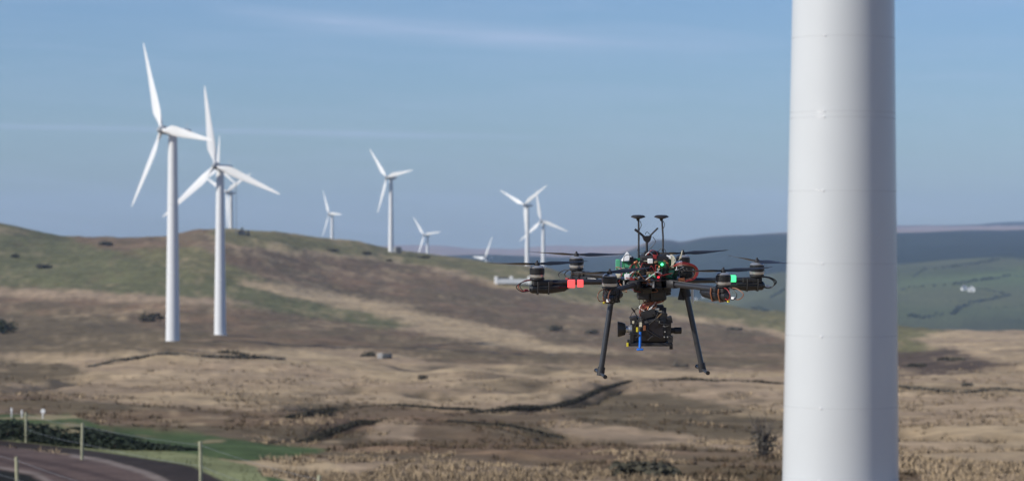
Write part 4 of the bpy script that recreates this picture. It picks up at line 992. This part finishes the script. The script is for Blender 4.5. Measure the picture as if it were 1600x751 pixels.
# gimbal and camera
g0 = ibox('gimbal_yoke', 1003, 476, 1037, 484, 0, .05, 'matte')
MB().tube([inv(1018, 464, 0), inv(1018, 486, 0)], [.02, .026], 16).build('pan_motor', M['black'], g0)
ibox('gimbal_arm', 1034, 480, 1041, 520, -.03, .014, 'matte', g0, rot=0); ibox('gimbal_arm', 985, 500, 991, 538, .02, .014, 'matte', g0)
ibox('gimbal_arm', 1002, 484, 1024, 496, -.05, .012, 'matte', g0, rot=-14); MB().tube([inv(1036, 500, -.05), inv(1036, 500, .0)], .014, 14).build('tilt_motor', M['black'], g0)
for (x0, y0, x1, y1) in ((1018, 481, 1030, 484),): ibox('name_bar', x0, y0, x1, y1, -.045, .006, 'alu', g0)
rg = random.Random(9)
for k in range(16):
    x0 = rg.uniform(1004, 1034); m = rg.choice(['orange', 'orange', 'copper', 'red', 'white', 'matte', 'cream'])
    iwire('cable', [(x0, 462, -.02), (x0 + rg.uniform(-6, 6), 470, -.045), (1012 + rg.uniform(-14, 14), 478 + rg.uniform(-3, 3), -.05), (1008 + rg.uniform(-10, 16), 490 + rg.uniform(-3, 6), -.05)], m, r_=.0022)
iwire('cable', [(1001, 478, 0), (992, 484, -.02), (986, 492, -.02), (988, 502, -.02)], 'matte', r_=.0013); iwire('cable', [(1034, 462, 0), (1036, 474, -.01), (1034, 488, 0)], 'cream', r_=.001); iwire('cable', [(1000, 464, 0), (999, 474, -.01), (1004, 486, 0)], 'matte', r_=.001)
for k in range(14):
    x0, y0 = rg.uniform(992, 1044), rg.uniform(484, 530)
    iwire('cable', [(x0, y0, -.055), (x0 + rg.uniform(-10, 10), y0 - rg.uniform(2, 12), -.07), (x0 + rg.uniform(-16, 16), y0 + rg.uniform(-8, 8), -.062)], rg.choice(['matte', 'black', 'matte', 'brown']), g0, r_=.0022)
for (x0, y0, x1, y1, m) in ((984, 494, 996, 502, 'matte'), (1030, 488, 1042, 500, 'black'), (1042, 494, 1050, 504, 'matte'), (1000, 488, 1010, 494, 'matte'), (984, 520, 990, 534, 'black'), (1044, 524, 1051, 534, 'matte')):
    ibox('gimbal_bracket', x0, y0, x1, y1, -.02, .05, m, g0, rot=rg.uniform(-14, 14))
cb = ibox('camera_body', 996, 493, 1042, 533, 0, .09, 'matte', bev=.2)
ibox('camera_top', 1003, 486, 1030, 496, 0, .06, 'black', cb); ibox('camera_grip', 1037, 498, 1048, 532, -.01, .06, 'black', cb); ibox('camera_front', 987, 500, 998, 532, .0, .07, 'black', cb)
ibox('screen', 1014, 502, 1036, 526, -.047, .004, 'glass', cb)
for (px, py) in ((1038, 526), (1043, 526), (1037, 509), (1039, 518)): ibox('button', px - 1, py - 1, px + 1, py + 1, -.05, .006, 'alu', cb)
def axis_tube(name, x0, x1, py, prof2, m, par, n=24):
    P = [inv(x0 + (x1 - x0) * u, py, 0) for u, r_ in prof2]; return MB().tube(P, [r_ for u, r_ in prof2], n).build(name, M[m], par)
ln_ = axis_tube('lens', 990, 972, 514, [(0, .022), (.35, .022), (.36, .015), (1, .015)], 'alu', cb)
axis_tube('lens_hood', 978, 965, 514, [(0, .016), (.1, .026), (.5, .032), (1, .036)], 'black', ln_); axis_tube('front_glass', 966, 965.2, 514, [(0, .03), (1, .029)], 'glass', ln_)
axis_tube('viewfinder', 1045, 1065, 516, [(0, .013), (.4, .013), (.45, .0155), (.95, .0155), (1, .012)], 'matte', cb)
ibox('base_plate', 980, 534, 1050, 539, 0, .08, 'matte', cb); ibox('plate_tab', 1046, 536, 1051, 545, 0, .02, 'matte', cb); ibox('plate_tab', 980, 530, 984, 540, 0, .02, 'matte', cb)
MB().tube([inv(1000.5, 518, -.06), inv(999.8, 543, -.06)], .0058, 12).build('marker_tube', M['blue'], cb); ibox('marker_foot', 995, 544, 1005, 547, -.06, .02, 'blue', cb)
ibox('connector', 999, 503, 1003, 510, -.06, .012, 'cream', cb); ibox('connector', 994, 511, 997, 518, -.06, .012, 'yellow', cb); ibox('connector', 1005, 508, 1009, 516, -.056, .012, 'orange', cb); ibox('connector', 979, 535, 982, 541, -.04, .01, 'yellow', cb)
ibox('connector', 988, 501, 991, 505, -.045, .01, 'cream', cb); ibox('connector', 1028, 501, 1031, 504, -.055, .008, 'cream', cb)

# ------------------------------------------------------------------ haze
hb = MB(); x0, x1, y0, y1, z0, z1 = -9000, 9000, -600, 13200, -420, 230
bpy.data.meshes
vz = [(x0, y0, z0), (x1, y0, z0), (x1, y1, z0), (x0, y1, z0), (x0, y0, z1), (x1, y0, z1), (x1, y1, z1), (x0, y1, z1)]
hm = bpy.data.materials.new('haze'); hm.use_nodes = True; ht = hm.node_tree; ht.nodes.clear()
ho = ht.nodes.new('ShaderNodeOutputMaterial'); pv = ht.nodes.new('ShaderNodeVolumePrincipled')
pv.inputs['Color'].default_value = (.51, .70, 1.0, 1); pv.inputs['Density'].default_value = 6.0e-5; pv.inputs['Anisotropy'].default_value = 0.0
ht.links.new(pv.outputs[0], ho.inputs['Volume'])
hz_o = hb.add(vz, [(0, 3, 2, 1), (4, 5, 6, 7), (0, 1, 5, 4), (1, 2, 6, 5), (2, 3, 7, 6), (3, 0, 4, 7)]).build('haze', hm, None, smooth=False)
tag(hz_o, 'thin blue haze over the whole landscape', None, None, 'stuff')
